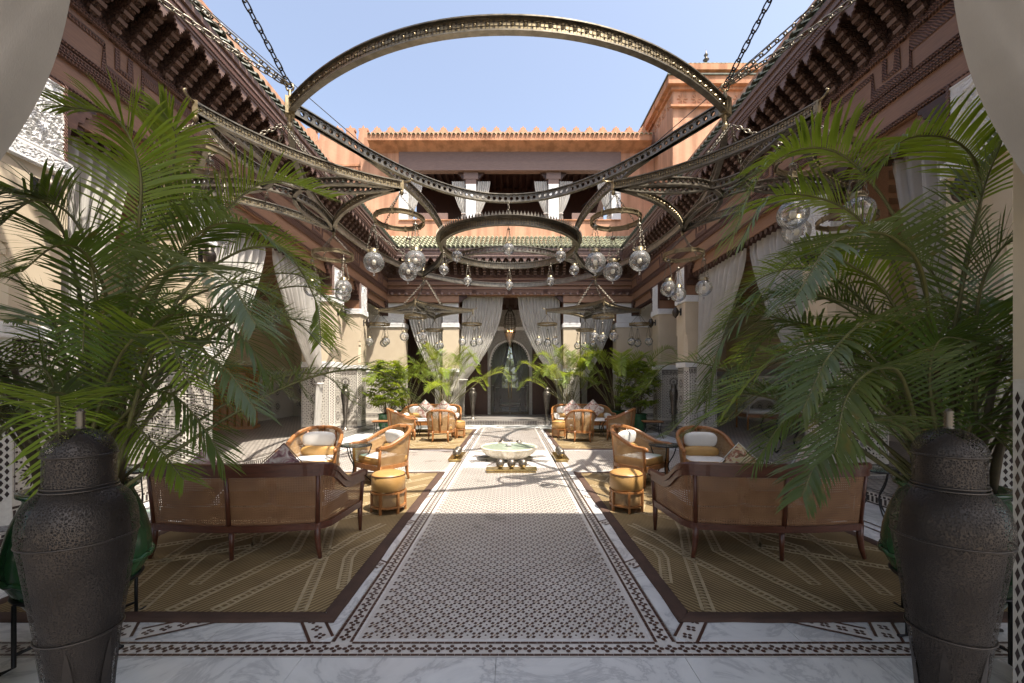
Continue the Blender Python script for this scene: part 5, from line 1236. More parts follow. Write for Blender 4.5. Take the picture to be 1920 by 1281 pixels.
# ================================================================ FURNITURE
def rug(label, s, y0, y1, x0, x1, bands):
    t = thing('rug', label, 'rug', (s*(x0+x1)/2, (y0+y1)/2, 0.004), 0, 'golden rugs with dark brown borders'); bw = 0.115
    m = MB(); m.box(s*(x0+bw-0.003), y0+bw-0.003, 0.006, s*(x1-bw+0.003), y1-bw+0.003, 0.016); m.build('rug_field', MAT['rug' if s < 0 else 'rug_m'], t, True)
    m = MB(); z = 0.019
    z = 0.022
    def edge(p, q, inn):           # one bound edge with slightly wavy outline and thickness
        p, q, inn = Vector(p), Vector(q), Vector(inn); k = max(8, int((q-p).length/0.12)); ph = R.uniform(0, 6); vs = []
        for a in range(k+1):
            t_ = a/k; c = p.lerp(q, t_); wv = 0.0045*sin(ph + t_*17) + 0.003*sin(ph*2 + t_*41); e = 0 if a in (0, k) else wv; zz = z + 0.0025*sin(ph + t_*11)
            o = c - inn.normalized()*e; n2 = c + inn
            if a == 0: n2 = n2 + (q-p).normalized()*bw
            if a == k: n2 = n2 - (q-p).normalized()*bw
            for r_, h in ((o, 0.004), (o + inn*0.06, zz-0.003), (o + inn*0.2, zz), (n2 - inn*0.1, zz), (n2, 0.012)): vs.append((s*r_.x, r_.y, h))
        m.add(vs, [(5*a+b, 5*a+b+1, 5*a+b+6, 5*a+b+5) for a in range(k) for b in range(4)], 0, True)
    edge((x0,y0,0), (x1,y0,0), (0,bw,0)); edge((x1,y0,0), (x1,y1,0), (-bw,0,0)); edge((x1,y1,0), (x0,y1,0), (0,-bw,0)); edge((x0,y1,0), (x0,y0,0), (bw,0,0))
    m.build('rug_border', MAT['rug_border'], t, True)
    xa, xb, ya, yb = x0+bw, x1-bw, y0+bw, y1-bw
    def clip(P):
        out = []
        for a, b in zip(P, P[1:]):
            n = 40
            for i in range(n):
                p = (lerp(a[0],b[0],i/n), lerp(a[1],b[1],i/n)); inside = xa < p[0] < xb and ya < p[1] < yb
                out.append(p if inside else None)
        out.append(None); seg = []; segs = []
        for p in out:
            if p: seg.append(p)
            else:
                if len(seg) > 2: segs.append(seg)
                seg = []
        return segs
    for B in bands:
        for seg in clip(B):
            m = MB(); P = [(s*x, y, 0.0165) for x, y in seg]
            for o in (-0.037, 0.037): m.sweep(P, [(o-0.011,0),(o+0.011,0),(o+0.011,0.003),(o-0.011,0.003)])
            Q, L = resample([Vector(p) for p in P], max(2, int(len(P))))
            k = max(2, int(L/0.045)); S, _ = resample([Vector(p) for p in P], k)
            for i in range(k):
                d = (S[i+1]-S[i]).normalized(); nn = Vector((-d.y, d.x, 0)); c = S[i]; m.add([c-nn*0.024-d*0.007+V(0,0,.002), c+nn*0.024-d*0.007+V(0,0,.002), c+nn*0.024+d*0.007+V(0,0,.002), c-nn*0.024+d*0.007+V(0,0,.002)], [(0,1,2,3)])
            m.build('zigzag_band', MAT['rug_band'], t, True)
    return t
def mirror_fl(L): return [(abs(FL(px, py)[0]), FL(px, py)[1]) for px, py in L]
bands = [mirror_fl(b) for b in (
 [(373,1164),(600,1050),(671,1007),(720,985)],
 [(556,1166),(607,1047),(619,996),(640,960)],
 [(640,1120),(653,1050),(664,1036),(740,998)],
 [(293,1162),(459,1083),(553,1036),(575,996),(610,950)],
 [(250,1157),(373,1050),(401,1029),(500,1000),(560,970)],
 [(365,1100),(420,1060),(490,1025),(540,996)],
 [(230,1120),(330,1040),(420,985)])]
for b in bands: pass
extra = []
for k in range(6):
    yy = 4.9 + k*0.55
    extra.append([(1.25, yy+1.1), (1.75, yy+0.55), (1.62, yy+0.25), (2.6, yy-0.5), (2.45, yy-0.8), (3.6, yy-1.5)])
rug('large golden rug with zigzag bands under the near left sofa', -1, 2.79, 7.50, 1.135, 3.72, bands + extra)
rug('large golden rug with zigzag bands under the near right sofa', 1, 2.79, 7.50, 1.165, 3.72, bands + extra)
ex2 = []
for k in range(7):
    yy = 9.9 + k*0.75
    ex2.append([(1.25, yy+1.1), (1.75, yy+0.55), (1.62, yy+0.25), (2.6, yy-0.5), (2.45, yy-0.8), (3.6, yy-1.5)])
rug('golden rug under the far left group of cane chairs', -1, 10.05, 14.5, 1.135, 3.75, ex2)
rug('golden rug under the far right group of cane chairs', 1, 10.05, 14.5, 1.165, 3.75, ex2)

def tub_seat(name, label, cat, group, Wb, Wf, D, H, Ha, rc, zb, dark, nseat, loc, rz, flare=0.05, fall=(0.10, 0.92), pads=True):
    """cane tub seat, faces local +y"""
    t = thing(name, label, cat, loc, rz, group)
    cm = MAT['cane_dark' if dark else 'cane']; wm = MAT['mahog' if dark else 'rattan']
    hb, hf = Wb/2, Wf/2; y0, y1 = -D/2, D/2; P = []
    # plan path from the front left round the back to the front right
    corner = Vector((-hb, y0, 0)); fl_ = Vector((-hf, y1, 0)); dirv = (corner-fl_).normalized()
    a = corner - dirv*rc; b = corner + V(rc, 0, 0)
    for i in range(9): P.append(fl_.lerp(a, i/9))
    for i in range(9): u = i/8; P.append(a*(1-u)**2 + corner*2*u*(1-u) + b*u*u)
    nb = 14 if not dark else 20; left = P[:]
    bow = 0.07 if dark else 0.02
    mid = [Vector((lerp(b.x, -b.x, i/nb), y0 - bow*(1-(2*i/nb-1)**2), 0)) for i in range(1, nb)]
    P = left + mid + [Vector((-p.x, p.y, 0)) for p in left[::-1]]; n = len(P)
    ca = [0]
    for i in range(1, n): ca.append(ca[-1] + (P[i]-P[i-1]).length)
    def height(i):
        u = abs(2*ca[i]/ca[-1]-1); return lerp(H, Ha, smooth((u-fall[0])/(fall[1]-fall[0])))
    top = []; bot = []; s_ = [0]
    for i, p in enumerate(P):
        tg = (P[min(i+1,n-1)]-P[max(i-1,0)]).normalized(); nn = Vector((tg.y, -tg.x, 0)); nn = nn if nn.dot(Vector((p.x, p.y-0.1*D, 0))) > 0 else -nn
        h = height(i); top.append(Vector((p.x, p.y, h)) + nn*flare*(h-zb)/(H-zb)); bot.append(Vector((p.x, p.y, zb)))
        if i: s_.append(s_[-1] + (p-P[i-1]).length)
    m = MB(); nr = 6; vs = []; uv = []
    for i in range(n):
        for j in range(nr+1):
            q = bot[i].lerp(top[i], j/nr); vs.append(q); uv.append((s_[i], q.z))
    m.add(vs, [(i*(nr+1)+j, (i+1)*(nr+1)+j, (i+1)*(nr+1)+j+1, i*(nr+1)+j+1) for i in range(n-1) for j in range(nr)], 0, True, uv)
    m.build('cane_shell', cm, t)
    # rails
    m = MB(); rw = 0.030 if dark else 0.026
    m.sweep([p+V(0,0,0.0) for p in top], [(rw,-rw*0.9),(rw,rw*0.5),(rw*0.4,rw),(-rw*0.4,rw),(-rw,rw*0.5),(-rw,-rw*0.9)], sm=False); 
    for e, ee in ((top[0], top[1]), (top[-1], top[-2])):
        d = (e-ee).normalized(); m.tube([e+V(0,0,-0.0), e+d*0.05+V(0,0,-0.015), e+d*0.06+V(0,0,-0.05)], [rw*1.1, rw*1.15, rw*0.8], 8)
    if dark: m.sweep([p+V(0,0,-0.055) for p in top], [(0.016,-0.035),(0.016,0.03),(-0.016,0.03),(-0.016,-0.035)])
    m.build('top_rail', wm, t)
    m = MB(); m.sweep(bot, [(0.022,-0.035),(0.022,0.025),(-0.022,0.025),(-0.022,-0.035)]); m.sweep([bot[-1], bot[0]], [(0.018,-0.05),(0.018,0.03),(-0.018,0.03),(-0.018,-0.05)]); m.build('seat_rail', wm, t)
    # uprights and legs
    li = len(left)-1; idx = [li-3, n-1-(li-3)]
    ups = idx + [n//2] if dark else idx + [n//2]
    for i in ups + [0, n-1]:
        m = MB(); w_ = 0.024 if i in (0, n-1) else 0.019
        m.tube([bot[i]-V(0,0,0.02), bot[i].lerp(top[i], 0.5), top[i]], [w_*1.1, w_, w_], 8); m.build('upright', wm, t)
    for i in idx:
        o = Vector((bot[i].x, bot[i].y, 0)).normalized(); m = MB(); e = bot[i] + V(0,0,-zb)
        m.tube([bot[i]+V(0,0,0.02), bot[i]-V(0,0,zb*0.35), e+o*0.012+V(0,0,zb*0.3), e+o*0.035], [0.030, 0.028, 0.023, 0.017], 8); m.build('leg', wm, t)
    for e in (bot[0], bot[-1]):
        m = MB(); m.tube([e+V(0,-0.01,0.03), e+V(0,-0.01,-zb*0.5), e+V(0,-0.005,-zb)], [0.030, 0.026, 0.016], 8); m.build('leg', wm, t)
    if dark:
        m = MB(); e = Vector((0, y1-0.02, zb)); m.tube([e, e-V(0,0,zb)], [0.026, 0.017], 8); m.build('leg', wm, t); m = MB(); e = Vector((0, y0-bow+0.03, zb)); m.tube([e, e-V(0,0,zb)], [0.026, 0.017], 8); m.build('leg', wm, t)
    if pads:
        for k in range(nseat):
            w_ = (Wb+Wf)/2/nseat - 0.05; x = (k - (nseat-1)/2)*(w_+0.012); h = 0.135
            m = MB(); m.pillow((x, 0.03, zb+0.085), w_/2, D/2-0.03, h/2, 0.28, 0.35, 28, 10, 0, 1); m.tube([(x+(w_/2-0.015)*math.copysign(abs(cos(q*PI/14))**0.3, cos(q*PI/14)), 0.03+(D/2-0.04)*math.copysign(abs(sin(q*PI/14))**0.3, sin(q*PI/14)), zb+0.13) for q in range(28)], 0.007, 5, 0, closed=True)
            m.build('seat_cushion', [MAT['leather_side'], MAT['linen']], t)
            M4 = Matrix.Rotation(-0.20, 4, 'X')
            m = MB(); m.pillow((x, y0+0.13, zb+0.40), w_*0.40, 0.06, 0.125, 0.5, 0.6, 20, 10, M4=M4); m.build('back_pad', MAT['linen'], t)
            m = MB(); m.pillow((x, y0+0.15, zb+0.22), w_*0.44, 0.06, 0.085, 0.5, 0.7, 20, 10, M4=M4); m.build('lower_back_roll', MAT['leather'], t)
    return t
GS, GC = 'cane sofas round the courtyard', 'cane tub armchairs'
sf = tub_seat('sofa', 'dark wood cane sofa seen from behind, on the near left rug', 'sofa', GS, 1.60, 1.74, 0.74, 0.845, 0.63, 0.16, 0.295, True, 3, (-2.45, 4.15, 0.019), 0, 0.05, (0.50, 0.80))
dup(sf, (2.47, 4.15, 0.019), -0.012, 'dark wood cane sofa seen from behind, on the near right rug')
sf2 = tub_seat('sofa', 'honey coloured cane sofa facing the camera in the far left group', 'sofa', GS, 1.75, 1.95, 0.74, 0.86, 0.62, 0.25, 0.295, False, 2, (-2.55, 13.7, 0.019), PI, 0.05, (0.40, 0.9))
dup(sf2, (2.35, 13.7, 0.019), PI, 'honey coloured cane sofa facing the camera in the far right group')
ac = tub_seat('armchair', 'sunlit cane armchair facing the camera behind the near left sofa', 'armchair', GC, 0.62, 0.74, 0.66, 0.86, 0.60, 0.30, 0.28, False, 1, (-3.02, 6.55, 0.019), PI+0.12, 0.06)
def face(dx, dy): return math.atan2(-dx, dy)
dup(ac, (-2.02, 6.85, 0.019), face(-0.66, -0.75), 'sunlit cane armchair turned to the left, behind the left leather stool')
dup(ac, (2.10, 6.80, 0.019), face(0.70, -0.72), 'cane armchair turned to the right, its back partly sunlit, by the right stool')
dup(ac, (3.05, 6.50, 0.019), PI-0.12, 'shaded cane armchair facing the camera behind the near right sofa')
dup(ac, (-1.88, 11.55, 0.019), 0.09, 'cane armchair with its back to the camera nearest the fountain on the left')
dup(ac, (-3.05, 11.9, 0.019), face(0.95, 0.30), 'cane armchair seen from behind at the far left, by the green pots')
dup(ac, (1.98, 11.55, 0.019), -0.05, 'cane armchair with its back to the camera nearest the fountain on the right')
dup(ac, (3.15, 11.9, 0.019), face(-0.95, 0.30), 'cane armchair seen from behind at the far right, by the green pots')
# stools
def stool(loc, label):
    t = thing('stool', label, 'stool', loc, R.uniform(0, 1), 'round leather stools with cane bases'); r = 0.205
    m = MB(); m.lathe([(0.0,0.265),(r-0.01,0.265),(r,0.275),(r,0.445),(r-0.012,0.463),(r-0.03,0.475),(r*0.6,0.492),(0,0.497)], 32); m.build('leather_seat', MAT['leather_side'], t)
    m = MB(); m.tube([(r*cos(2*PI*k/32), r*sin(2*PI*k/32), 0.452) for k in range(32)], 0.005, 5, closed=True); m.build('seam', MAT['mahog'], t)
    m = MB()
    for z, h in ((0.245, 0.022), (0.075, 0.022)): m.lathe([(r-0.02,z-h/2),(r+0.006,z-h/2),(r+0.006,z+h/2),(r-0.02,z+h/2),(r-0.02,z-h/2)], 32, sm=False)
    m.build('wood_ring', MAT['rattan'], t)
    for k in range(6):
        a = 2*PI*k/6; m = MB(); m.obox((r*0.99*cos(a), r*0.99*sin(a), 0.13), (0.014*cos(a),0.014*sin(a),0), (-0.014*sin(a),0.014*cos(a),0), (0,0,0.13)); m.build('leg', MAT['rattan'], t)
    m = MB(); m.lathe([(r-0.015,0.09),(r-0.015,0.235)], 32); m.build('cane_band', MAT['cane'], t)
    m = MB(); m.disc((0,0,0.08), r-0.02, 24); m.build('base_board', MAT['rattan'], t)
stool((-1.48, 5.22, 0.019), 'round tan leather stool beside the near left sofa')
stool((1.50, 5.28, 0.019), 'round tan leather stool beside the near right sofa')
stool((-1.50, 12.3, 0.019), 'round leather stool by the left far armchair, near the walk to the door')
stool((1.45, 12.3, 0.019), 'round leather stool by the right far armchair, near the walk to the door')
def glass_table(loc, label):
    t = thing('side_table', label, 'side table', loc, 0.3, 'round glass side tables with iron legs'); r = 0.24
    m = MB(); m.lathe([(0,0.59),(r,0.59),(r+0.006,0.597),(r,0.604),(0,0.604)], 32); m.build('glass_top', MAT['green_glass'], t)
    m = MB(); m.tube([(r*cos(2*PI*k/32), r*sin(2*PI*k/32), 0.584) for k in range(32)], 0.009, 6, closed=True); m.build('rim', MAT['iron'], t)
    for k in range(3):
        a = 2*PI*k/3; c, s_ = cos(a), sin(a); m = MB(); m.tube(spline([(r*c,r*s_,0.58),(r*0.75*c,r*0.75*s_,0.42),(r*0.30*c,r*0.3*s_,0.26),(r*0.55*c,r*0.55*s_,0.10),(r*0.95*c,r*0.95*s_,0.0)], 14), 0.009, 6); m.build('leg', MAT['iron'], t)
glass_table((-2.45, 6.75, 0.019), 'small round glass table between the two sunlit left armchairs')
glass_table((2.52, 6.75, 0.019), 'small round glass table between the two right armchairs')
glass_table((4.35, 4.95, 0.004), 'small round iron table past the outer end of the right sofa')
glass_table((-4.3, 4.95, 0.004), 'small round iron table past the outer end of the left sofa')
def coffee_table(loc, label, r=0.42, h=0.46):
    t = thing('coffee_table', label, 'coffee table', loc, 0, 'low marble topped coffee tables')
    m = MB(); m.lathe([(0,h-0.03),(r-0.01,h-0.03),(r,h-0.015),(r-0.01,h),(0,h)], 36); m.build('marble_top', MAT['marble'], t)
    for k in range(4):
        a = PI/4+PI/2*k; c, s_ = cos(a), sin(a); m = MB(); m.tube(spline([(r*0.8*c,r*0.8*s_,h-0.03),(r*0.5*c,r*0.5*s_,h*0.5),(r*0.75*c,r*0.75*s_,0)], 10), 0.012, 6); m.build('leg', MAT['iron'], t)
coffee_table((-2.95, 5.45, 0.019), 'low marble topped table in front of the near left sofa')
coffee_table((2.85, 5.45, 0.019), 'low marble topped table in front of the near right sofa')
coffee_table((-2.55, 12.6, 0.019), 'low table in the middle of the far left cane group', 0.40, 0.5)
coffee_table((2.6, 12.6, 0.019), 'low table in the middle of the far right cane group', 0.40, 0.5)
def bench_table(loc, rz, label):
    t = thing('small_table', label, 'small table', loc, rz, 'small tables with wooden tops and iron legs')
    m = MB(); m.box(-0.28, -0.19, 0.47, 0.28, 0.19, 0.495); m.build('wooden_top', MAT['rattan'], t)
    m = MB(); m.box(-0.26, -0.17, 0.44, 0.26, 0.17, 0.469); m.build('apron', MAT['iron'], t)
    for sx in (-1, 1):
        for sy in (-1, 1): m = MB(); m.tube([(sx*0.22, sy*0.14, 0.45), (sx*0.2, sy*0.13, 0.22), (sx*0.27, sy*0.18, 0)], 0.011, 6); m.build('leg', MAT['iron'], t)
    m = MB()
    for sx in (-1, 1): m.tube([(sx*0.21,-0.135,0.2),(0,0,0.3),(sx*0.21,0.135,0.2)], 0.007, 5)
    m.build('brace', MAT['iron'], t)
bench_table((-3.75, 12.4, 0.004), 0.1, 'small wooden topped iron table in front of the left green pot')
bench_table((4.2, 12.3, 0.004), -0.1, 'small wooden topped iron table in front of the right green pot')
# cushions
def cushion(label, p, rz, tilt, mat, sz=0.25, spin=PI/4):
    t = thing('cushion', label, 'cushion', p, rz, 'scatter cushions on the sofas')
    M4 = Matrix.Rotation(tilt, 4, 'X') @ Matrix.Rotation(spin, 4, 'Y')
    m = MB(); n = 14; vs = []
    for side in (1, -1):
        for i in range(n+1):
            for j in range(n+1):
                u, v = 2*i/n-1, 2*j/n-1; th = 0.085*((1-u*u)*(1-v*v))**0.45; k = 1-0.06*(1-u*u)*abs(v)-0.06*(1-v*v)*abs(u)
                vs.append(M4 @ Vector((u*sz*(1-0.07*(1-v*v)), side*th, v*sz*(1-0.07*(1-u*u)))))
    k = n+1; q = k*k
    m.add(vs, [(i*k+j, (i+1)*k+j, (i+1)*k+j+1, i*k+j+1) for i in range(n) for j in range(n)] + [(q+i*k+j, q+i*k+j+1, q+(i+1)*k+j+1, q+(i+1)*k+j) for i in range(n) for j in range(n)], 0, True)
    m.build('cover', MAT[mat], t)
    m = MB(); m.tube([M4 @ Vector((sz*x*0.99, 0, sz*z*0.99)) for x, z in ((-1,-1),(1,-1),(1,1),(-1,1))], 0.007, 5, closed=True, sm=False); m.build('piping', MAT['mahog' if 'dark' in mat else 'linen'], t)
cushion('dark floral cushion peeking over the left sofa back, right one', (-2.20, 4.08, 0.68), 0.1, -0.25, 'floral_dark', 0.24)
cushion('dark floral cushion peeking over the left sofa back beside the palm fronds', (-2.98, 4.08, 0.665), -0.1, -0.25, 'floral_dark', 0.24)
cushion('green and ochre floral cushion peeking over the right sofa back', (2.30, 4.08, 0.685), -0.1, -0.25, 'floral_multi', 0.24)
cushion('pale pink floral cushion peeking over the right sofa back behind the fronds', (2.98, 4.08, 0.665), 0.1, -0.25, 'floral', 0.24)
for x, l in ((-2.75, 'floral cushion on the far left sofa, left one'), (-2.15, 'floral cushion on the far left sofa, right one behind the chair'), (2.05, 'floral cushion on the far right sofa, left one behind the chair'), (2.72, 'floral cushion on the far right sofa, right one')):
    cushion(l, (x, 13.72, 0.72), PI, -0.25, 'floral', 0.26)
# bolsters on the far sofas
for x, l in ((-3.38, 'left'), (-1.72, 'right')):
    m = MB(); m.tube([(x, 13.4, 0.55), (x, 13.8, 0.55)], 0.085, 14); tag(m.build('bolster', MAT['linen']), 'white round bolster at the %s arm of the far left sofa' % l, 'bolster', 'bolsters on the far sofas')
    m = MB(); m.tube([(x+4.9, 13.4, 0.55), (x+4.9, 13.8, 0.55)], 0.085, 14); tag(m.build('bolster', MAT['linen']), 'white round bolster at the %s arm of the far right sofa' % l, 'bolster', 'bolsters on the far sofas')

# ================================================================ FOUNTAIN, ORBS, VASES
t = thing('fountain', 'low fluted marble fountain bowl of green water in the middle of the walk', 'fountain', (0, FY, 0.0075))
m = MB(); N = 160
fl_mod = lambda a, z: 1 - (0.055*(1-abs(sin(17*a))**0.7) if 0.03 < z < 0.235 else 0)
m.lathe([(0.22,0.0),(0.26,0.005),(0.30,0.02),(0.40,0.055),(0.48,0.10),(0.545,0.15),(0.58,0.20),(0.595,0.232),(0.605,0.245),(0.605,0.262),(0.59,0.272),(0.565,0.268),(0.555,0.255)], N, mod=fl_mod); m.build('fluted_bowl', MAT['marble_warm'], t)
m = MB(); m.disc((0,0,0.258), 0.562, 48); m.build('water', MAT['water'], t)
m = MB(); m.lathe([(0.0,0.25),(0.055,0.25),(0.065,0.29),(0.045,0.315),(0.0,0.325)], 12); m.build('spout_stone', MAT['stone'], t)
om = MB(); om.sphere((0,0,0), 0.084, 22, 14); orb_me = om.mesh('orb_shell', [MAT['orb']]); oi = MB(); oi.sphere((0,0,0), 0.071, 14, 9); orb_in = oi.mesh('orb_core', [MAT['vase_solid']]); of = MB(); of.lathe([(0.035,-0.085),(0.04,-0.08),(0.03,-0.078),(0.02,-0.07)], 12); orb_ft = of.mesh('orb_foot', [MAT['brass_pol']])
def tray(loc, rz, where):
    t = thing('brass_plinth', 'long polished brass plinth carrying three orbs, ' + where, 'plinth', loc, rz, 'brass plinths round the fountain')
    m = MB(); m.box(-0.455, -0.135, 0.035, 0.455, 0.135, 0.062); m.build('plinth_top', MAT['brass_pol'], t); m = MB(); m.box(-0.44, -0.12, 0.0, 0.44, 0.12, 0.012); m.build('plinth_base', MAT['brass_pol'], t)
    for x in (-0.37, 0.37): m = MB(); m.box(x-0.06, -0.11, 0.0125, x+0.06, 0.11, 0.0345); m.build('foot_block', MAT['brass_gold'], t)
    for k, n in ((-1, 'first'), (0, 'middle'), (1, 'last')):
        c, s_ = cos(rz), sin(rz); x = k*0.205
        tt = thing('orb', 'pierced metal orb, %s one on the brass plinth %s' % ({-1: 'left' if abs(rz) < 0.1 else 'near', 0: 'middle', 1: 'right' if abs(rz) < 0.1 else 'far'}[k], where), 'metal orb', (loc[0]+c*x, loc[1]+s_*x, loc[2]+0.062+0.0855), 0, 'pierced metal orbs round the fountain')
        place(orb_me, 'orb_shell', tt, rot=(R.random()*3, R.random()*3, 0)); place(orb_in, 'orb_core', tt); place(orb_ft, 'orb_foot', tt)
tray((0.055, FY-1.28, 0.0075), 0, 'in front of the fountain'); tray((0.03, FY+1.30, 0.0075), 0, 'behind the fountain')
tray((-1.09, FY+0.05, 0.0085), PI/2, 'left of the fountain'); tray((1.085, FY+0.05, 0.0085), PI/2, 'right of the fountain')
def vase(label, loc, ms='vase', cat='vase'):
    t = thing('pierced_vase', label, cat, loc, R.uniform(0, 6), 'tall pierced metal vases')
    body = [(0.050,0.22),(0.056,0.32),(0.064,0.46),(0.073,0.58),(0.082,0.70),(0.098,0.836),(0.113,0.95),(0.127,1.06),(0.136,1.12),(0.138,1.155),(0.135,1.19),(0.128,1.22),(0.115,1.248),(0.088,1.275)]
    m = MB(); m.lathe(body, 48); m.build('body', MAT[ms], t)
    m = MB(); m.lathe([(0.04,0.22),(0.072,0.70),(0.12,1.10),(0.11,1.2),(0.078,1.27),(0.072,1.38),(0.01,1.44)], 32); m.build('lining', MAT['vase_in'], t)
    m = MB(); m.lathe([(0.0,0.0),(0.10,0.0),(0.103,0.015),(0.09,0.035),(0.055,0.07),(0.045,0.12),(0.055,0.18),(0.050,0.22)], 36); m.build('foot', MAT[ms+'_solid'], t)
    for z, r in ((0.22,0.053),(0.835,0.100),(1.125,0.136),(1.275,0.088),(1.285,0.086),(1.378,0.086)):
        m = MB(); m.tube([(r*cos(2*PI*k/40), r*sin(2*PI*k/40), z) for k in range(40)], 0.0035, 5, closed=True); m.build('raised_band', MAT[ms+'_solid'], t)
    def rad(z):
        for (r0, z0), (r1, z1) in zip(body, body[1:]):
            if z0 <= z <= z1: return lerp(r0, r1, (z-z0)/(z1-z0))
        return body[0][0]
    for k in range(6):          # smooth pointed panels between the pierced fields
        for za, zb_ in ((0.45, 0.81),):
            a0 = 2*PI*k/6 + (0 if za > 0.5 else PI/6); m = MB(); vs = []
            for i in range(9):
                z = lerp(za, zb_, i/8); r = rad(z) + 0.0018; wd = 0.19*max(0.03, (i/8 if za > 0.5 else sin(PI*i/8)))**0.8
                for u in (-1, 0, 1): vs.append((r*cos(a0+u*wd), r*sin(a0+u*wd), z))
            m.add(vs, [(3*i+j, 3*i+j+1, 3*i+j+4, 3*i+j+3) for i in range(8) for j in range(2)], 0, True); m.build('solid_panel', MAT[ms+'_solid'], t)
    m = MB(); m.lathe([(0.084,1.285),(0.083,1.376)], 40); m.build('neck', MAT[ms], t)
    m = MB(); m.lathe([(0.087,1.38),(0.084,1.40),(0.072,1.425),(0.05,1.446),(0.025,1.456),(0.014,1.458)], 40); m.build('lid', MAT[ms], t)
    m = MB(); pr = [(0.014,1.457)]
    for i in range(6): pr += [(0.0135,1.460+i*0.0095),(0.0085,1.4645+i*0.0095)]
    pr += [(0.006,1.517),(0,1.52)]; m.lathe(pr, 16); m.build('finial', MAT['brass_dark'], t)
    return t
v = vase('large dark pierced metal vase in the left foreground', (-1.29, 1.3, 0.003))
dup(v, (1.405, 1.3, 0.003), 1.2, 'large dark pierced metal vase in the right foreground')
v = vase('slim metal vase coloured as if sunlit, in the gap between the two left columns', (-5.12, 13.05, H0), 'vase_far')
dup(v, (5.12, 13.05, H0), 0.2, 'shaded metal vase in the gap between the two right columns')
dup(v, (-1.5, 17.0, H0), 3.2, 'metal vase at the foot of the left great curtain', (1.2, 1.2, 0.88))
dup(v, (1.5, 17.0, H0), 4.2, 'metal vase at the foot of the right great curtain', (1.2, 1.2, 0.88))

# ================================================================ AISLE FURNITURE
t = thing('carved_cabinet', 'gilded carved wooden cabinet with open doors on an arcaded base, in the left aisle', 'cabinet', (-8.9, 13.4, H0), 0.25)
m = MB(); m.box(-0.72, -0.36, 0.0, 0.72, 0.36, 0.10); m.box(-0.66, -0.30, 0.10, 0.66, 0.30, 0.86); m.build('base', MAT['cab_wood'], t)
m = MB(); m.box(-0.75, -0.39, 0.861, 0.75, 0.39, 0.94); m.box(-0.70, -0.35, 0.941, 0.70, 0.35, 1.0); m.build('base_cornice', MAT['gold_wood'], t)
for i in range(7):
    m = MB(); x = -0.60+i*0.2; m.tube([(x,-0.33,0.10),(x,-0.33,0.70)], 0.022, 8); m.prism([(-0.085,0.14),(0.085,0.14),(0.085,0.0),(0.06,0.05),(0,0.10),(-0.06,0.05),(-0.085,0)], lambda u, w_, a: (x+0.1+u, a, 0.70+w_), -0.345, -0.31) if i < 6 else None; m.build('arcade', MAT['gold_wood'], t)
m = MB(); m.box(-0.5, -0.02, 1.001, 0.5, 0.30, 1.85); m.box(-0.58, -0.20, 1.85, 0.58, 0.32, 1.98); m.box(-0.45, -0.14, 1.98, 0.45, 0.3, 2.06); m.build('upper_case', MAT['gold_wood'], t)
m = MB(); m.box(-0.42, -0.045, 1.05, 0.42, -0.021, 1.80); m.build('inlaid_panel', MAT['cab_wood'], t)
for i in range(9): m = MB(); m.tube([(-0.36+i*0.09,-0.06,1.05),(-0.36+i*0.09,-0.06,1.24)], 0.016, 6); m.build('baluster', MAT['gold_wood'], t)
for sx in (-1, 1):
    m = MB(); m.obox((sx*0.68, -0.17, 1.43), (sx*0.19,-0.14,0), (0.012,0.017*sx,0), (0,0,0.42)); d = m.build('cabinet_door', MAT['gold_wood'], t); m = MB(); m.obox((sx*0.68, -0.187, 1.43), (sx*0.13,-0.095,0), (0.012,0.017*sx,0), (0,0,0.30)); m.build('door_panel', MAT['cab_wood'], d)
# draped day bed in the right aisle
t = thing('draped_daybed', 'wooden day bed under a white draped canopy in the right aisle', 'daybed', (8.3, 13.2, H0), -0.15)
m = MB(); m.box(-0.95, -0.5, 0.40, 0.95, 0.5, 0.50); m.build('bed_frame', MAT['rattan'], t); m = MB(); m.pillow((0,0,0.56), 0.92, 0.48, 0.075, 0.25, 0.4); m.build('mattress', MAT['linen'], t)
for sx in (-1, 1):
    for sy in (-1, 1): m = MB(); m.tube([(sx*0.9, sy*0.45, 0), (sx*0.9, sy*0.45, 1.6)], 0.03, 8); m.build('post', MAT['cab_wood'], t)
m = MB(); m.box(-0.98,-0.53,1.60,0.98,0.53,1.66); m.build('canopy', MAT['linen'], t)
def drape(x0, x1, y, side):
    m = MB(); vs = []; nu, nv = 26, 16
    for j in range(nv+1):
        v_ = j/nv
        for i in range(nu+1):
            u = i/nu; zt = 1.62; g = abs(2*u-1)
            w_ = lerp(1, 0.22, smooth(min(1, v_*1.6))); xx = lerp(x0, x1, u); xe = x0 if u < 0.5 else x1
            zb_ = lerp(0.95, 0.25, g**1.5); xx = lerp(xx, xe, (1-w_)*(g**0.5)); z = lerp(zt, zb_ if v_ < 1 else zb_, v_)
            vs.append((xx, y + 0.03*sin(u*30), z))
    k = nu+1; m.add(vs, [(j*k+i, j*k+i+1, (j+1)*k+i+1, (j+1)*k+i) for j in range(nv) for i in range(nu)], 0, True); m.build('white_drape', MAT['curtain'], t)
drape(-0.97, 0.0, -0.535, 0); drape(0.0, 0.97, -0.535, 1)
t = thing('console_table', 'dark table with curled iron legs in the right aisle behind the palm fronds', 'table', (6.0, 9.0, H0))
m = MB(); m.box(-0.45,-0.3,0.70,0.45,0.3,0.74); m.build('table_top', MAT['mahog'], t)
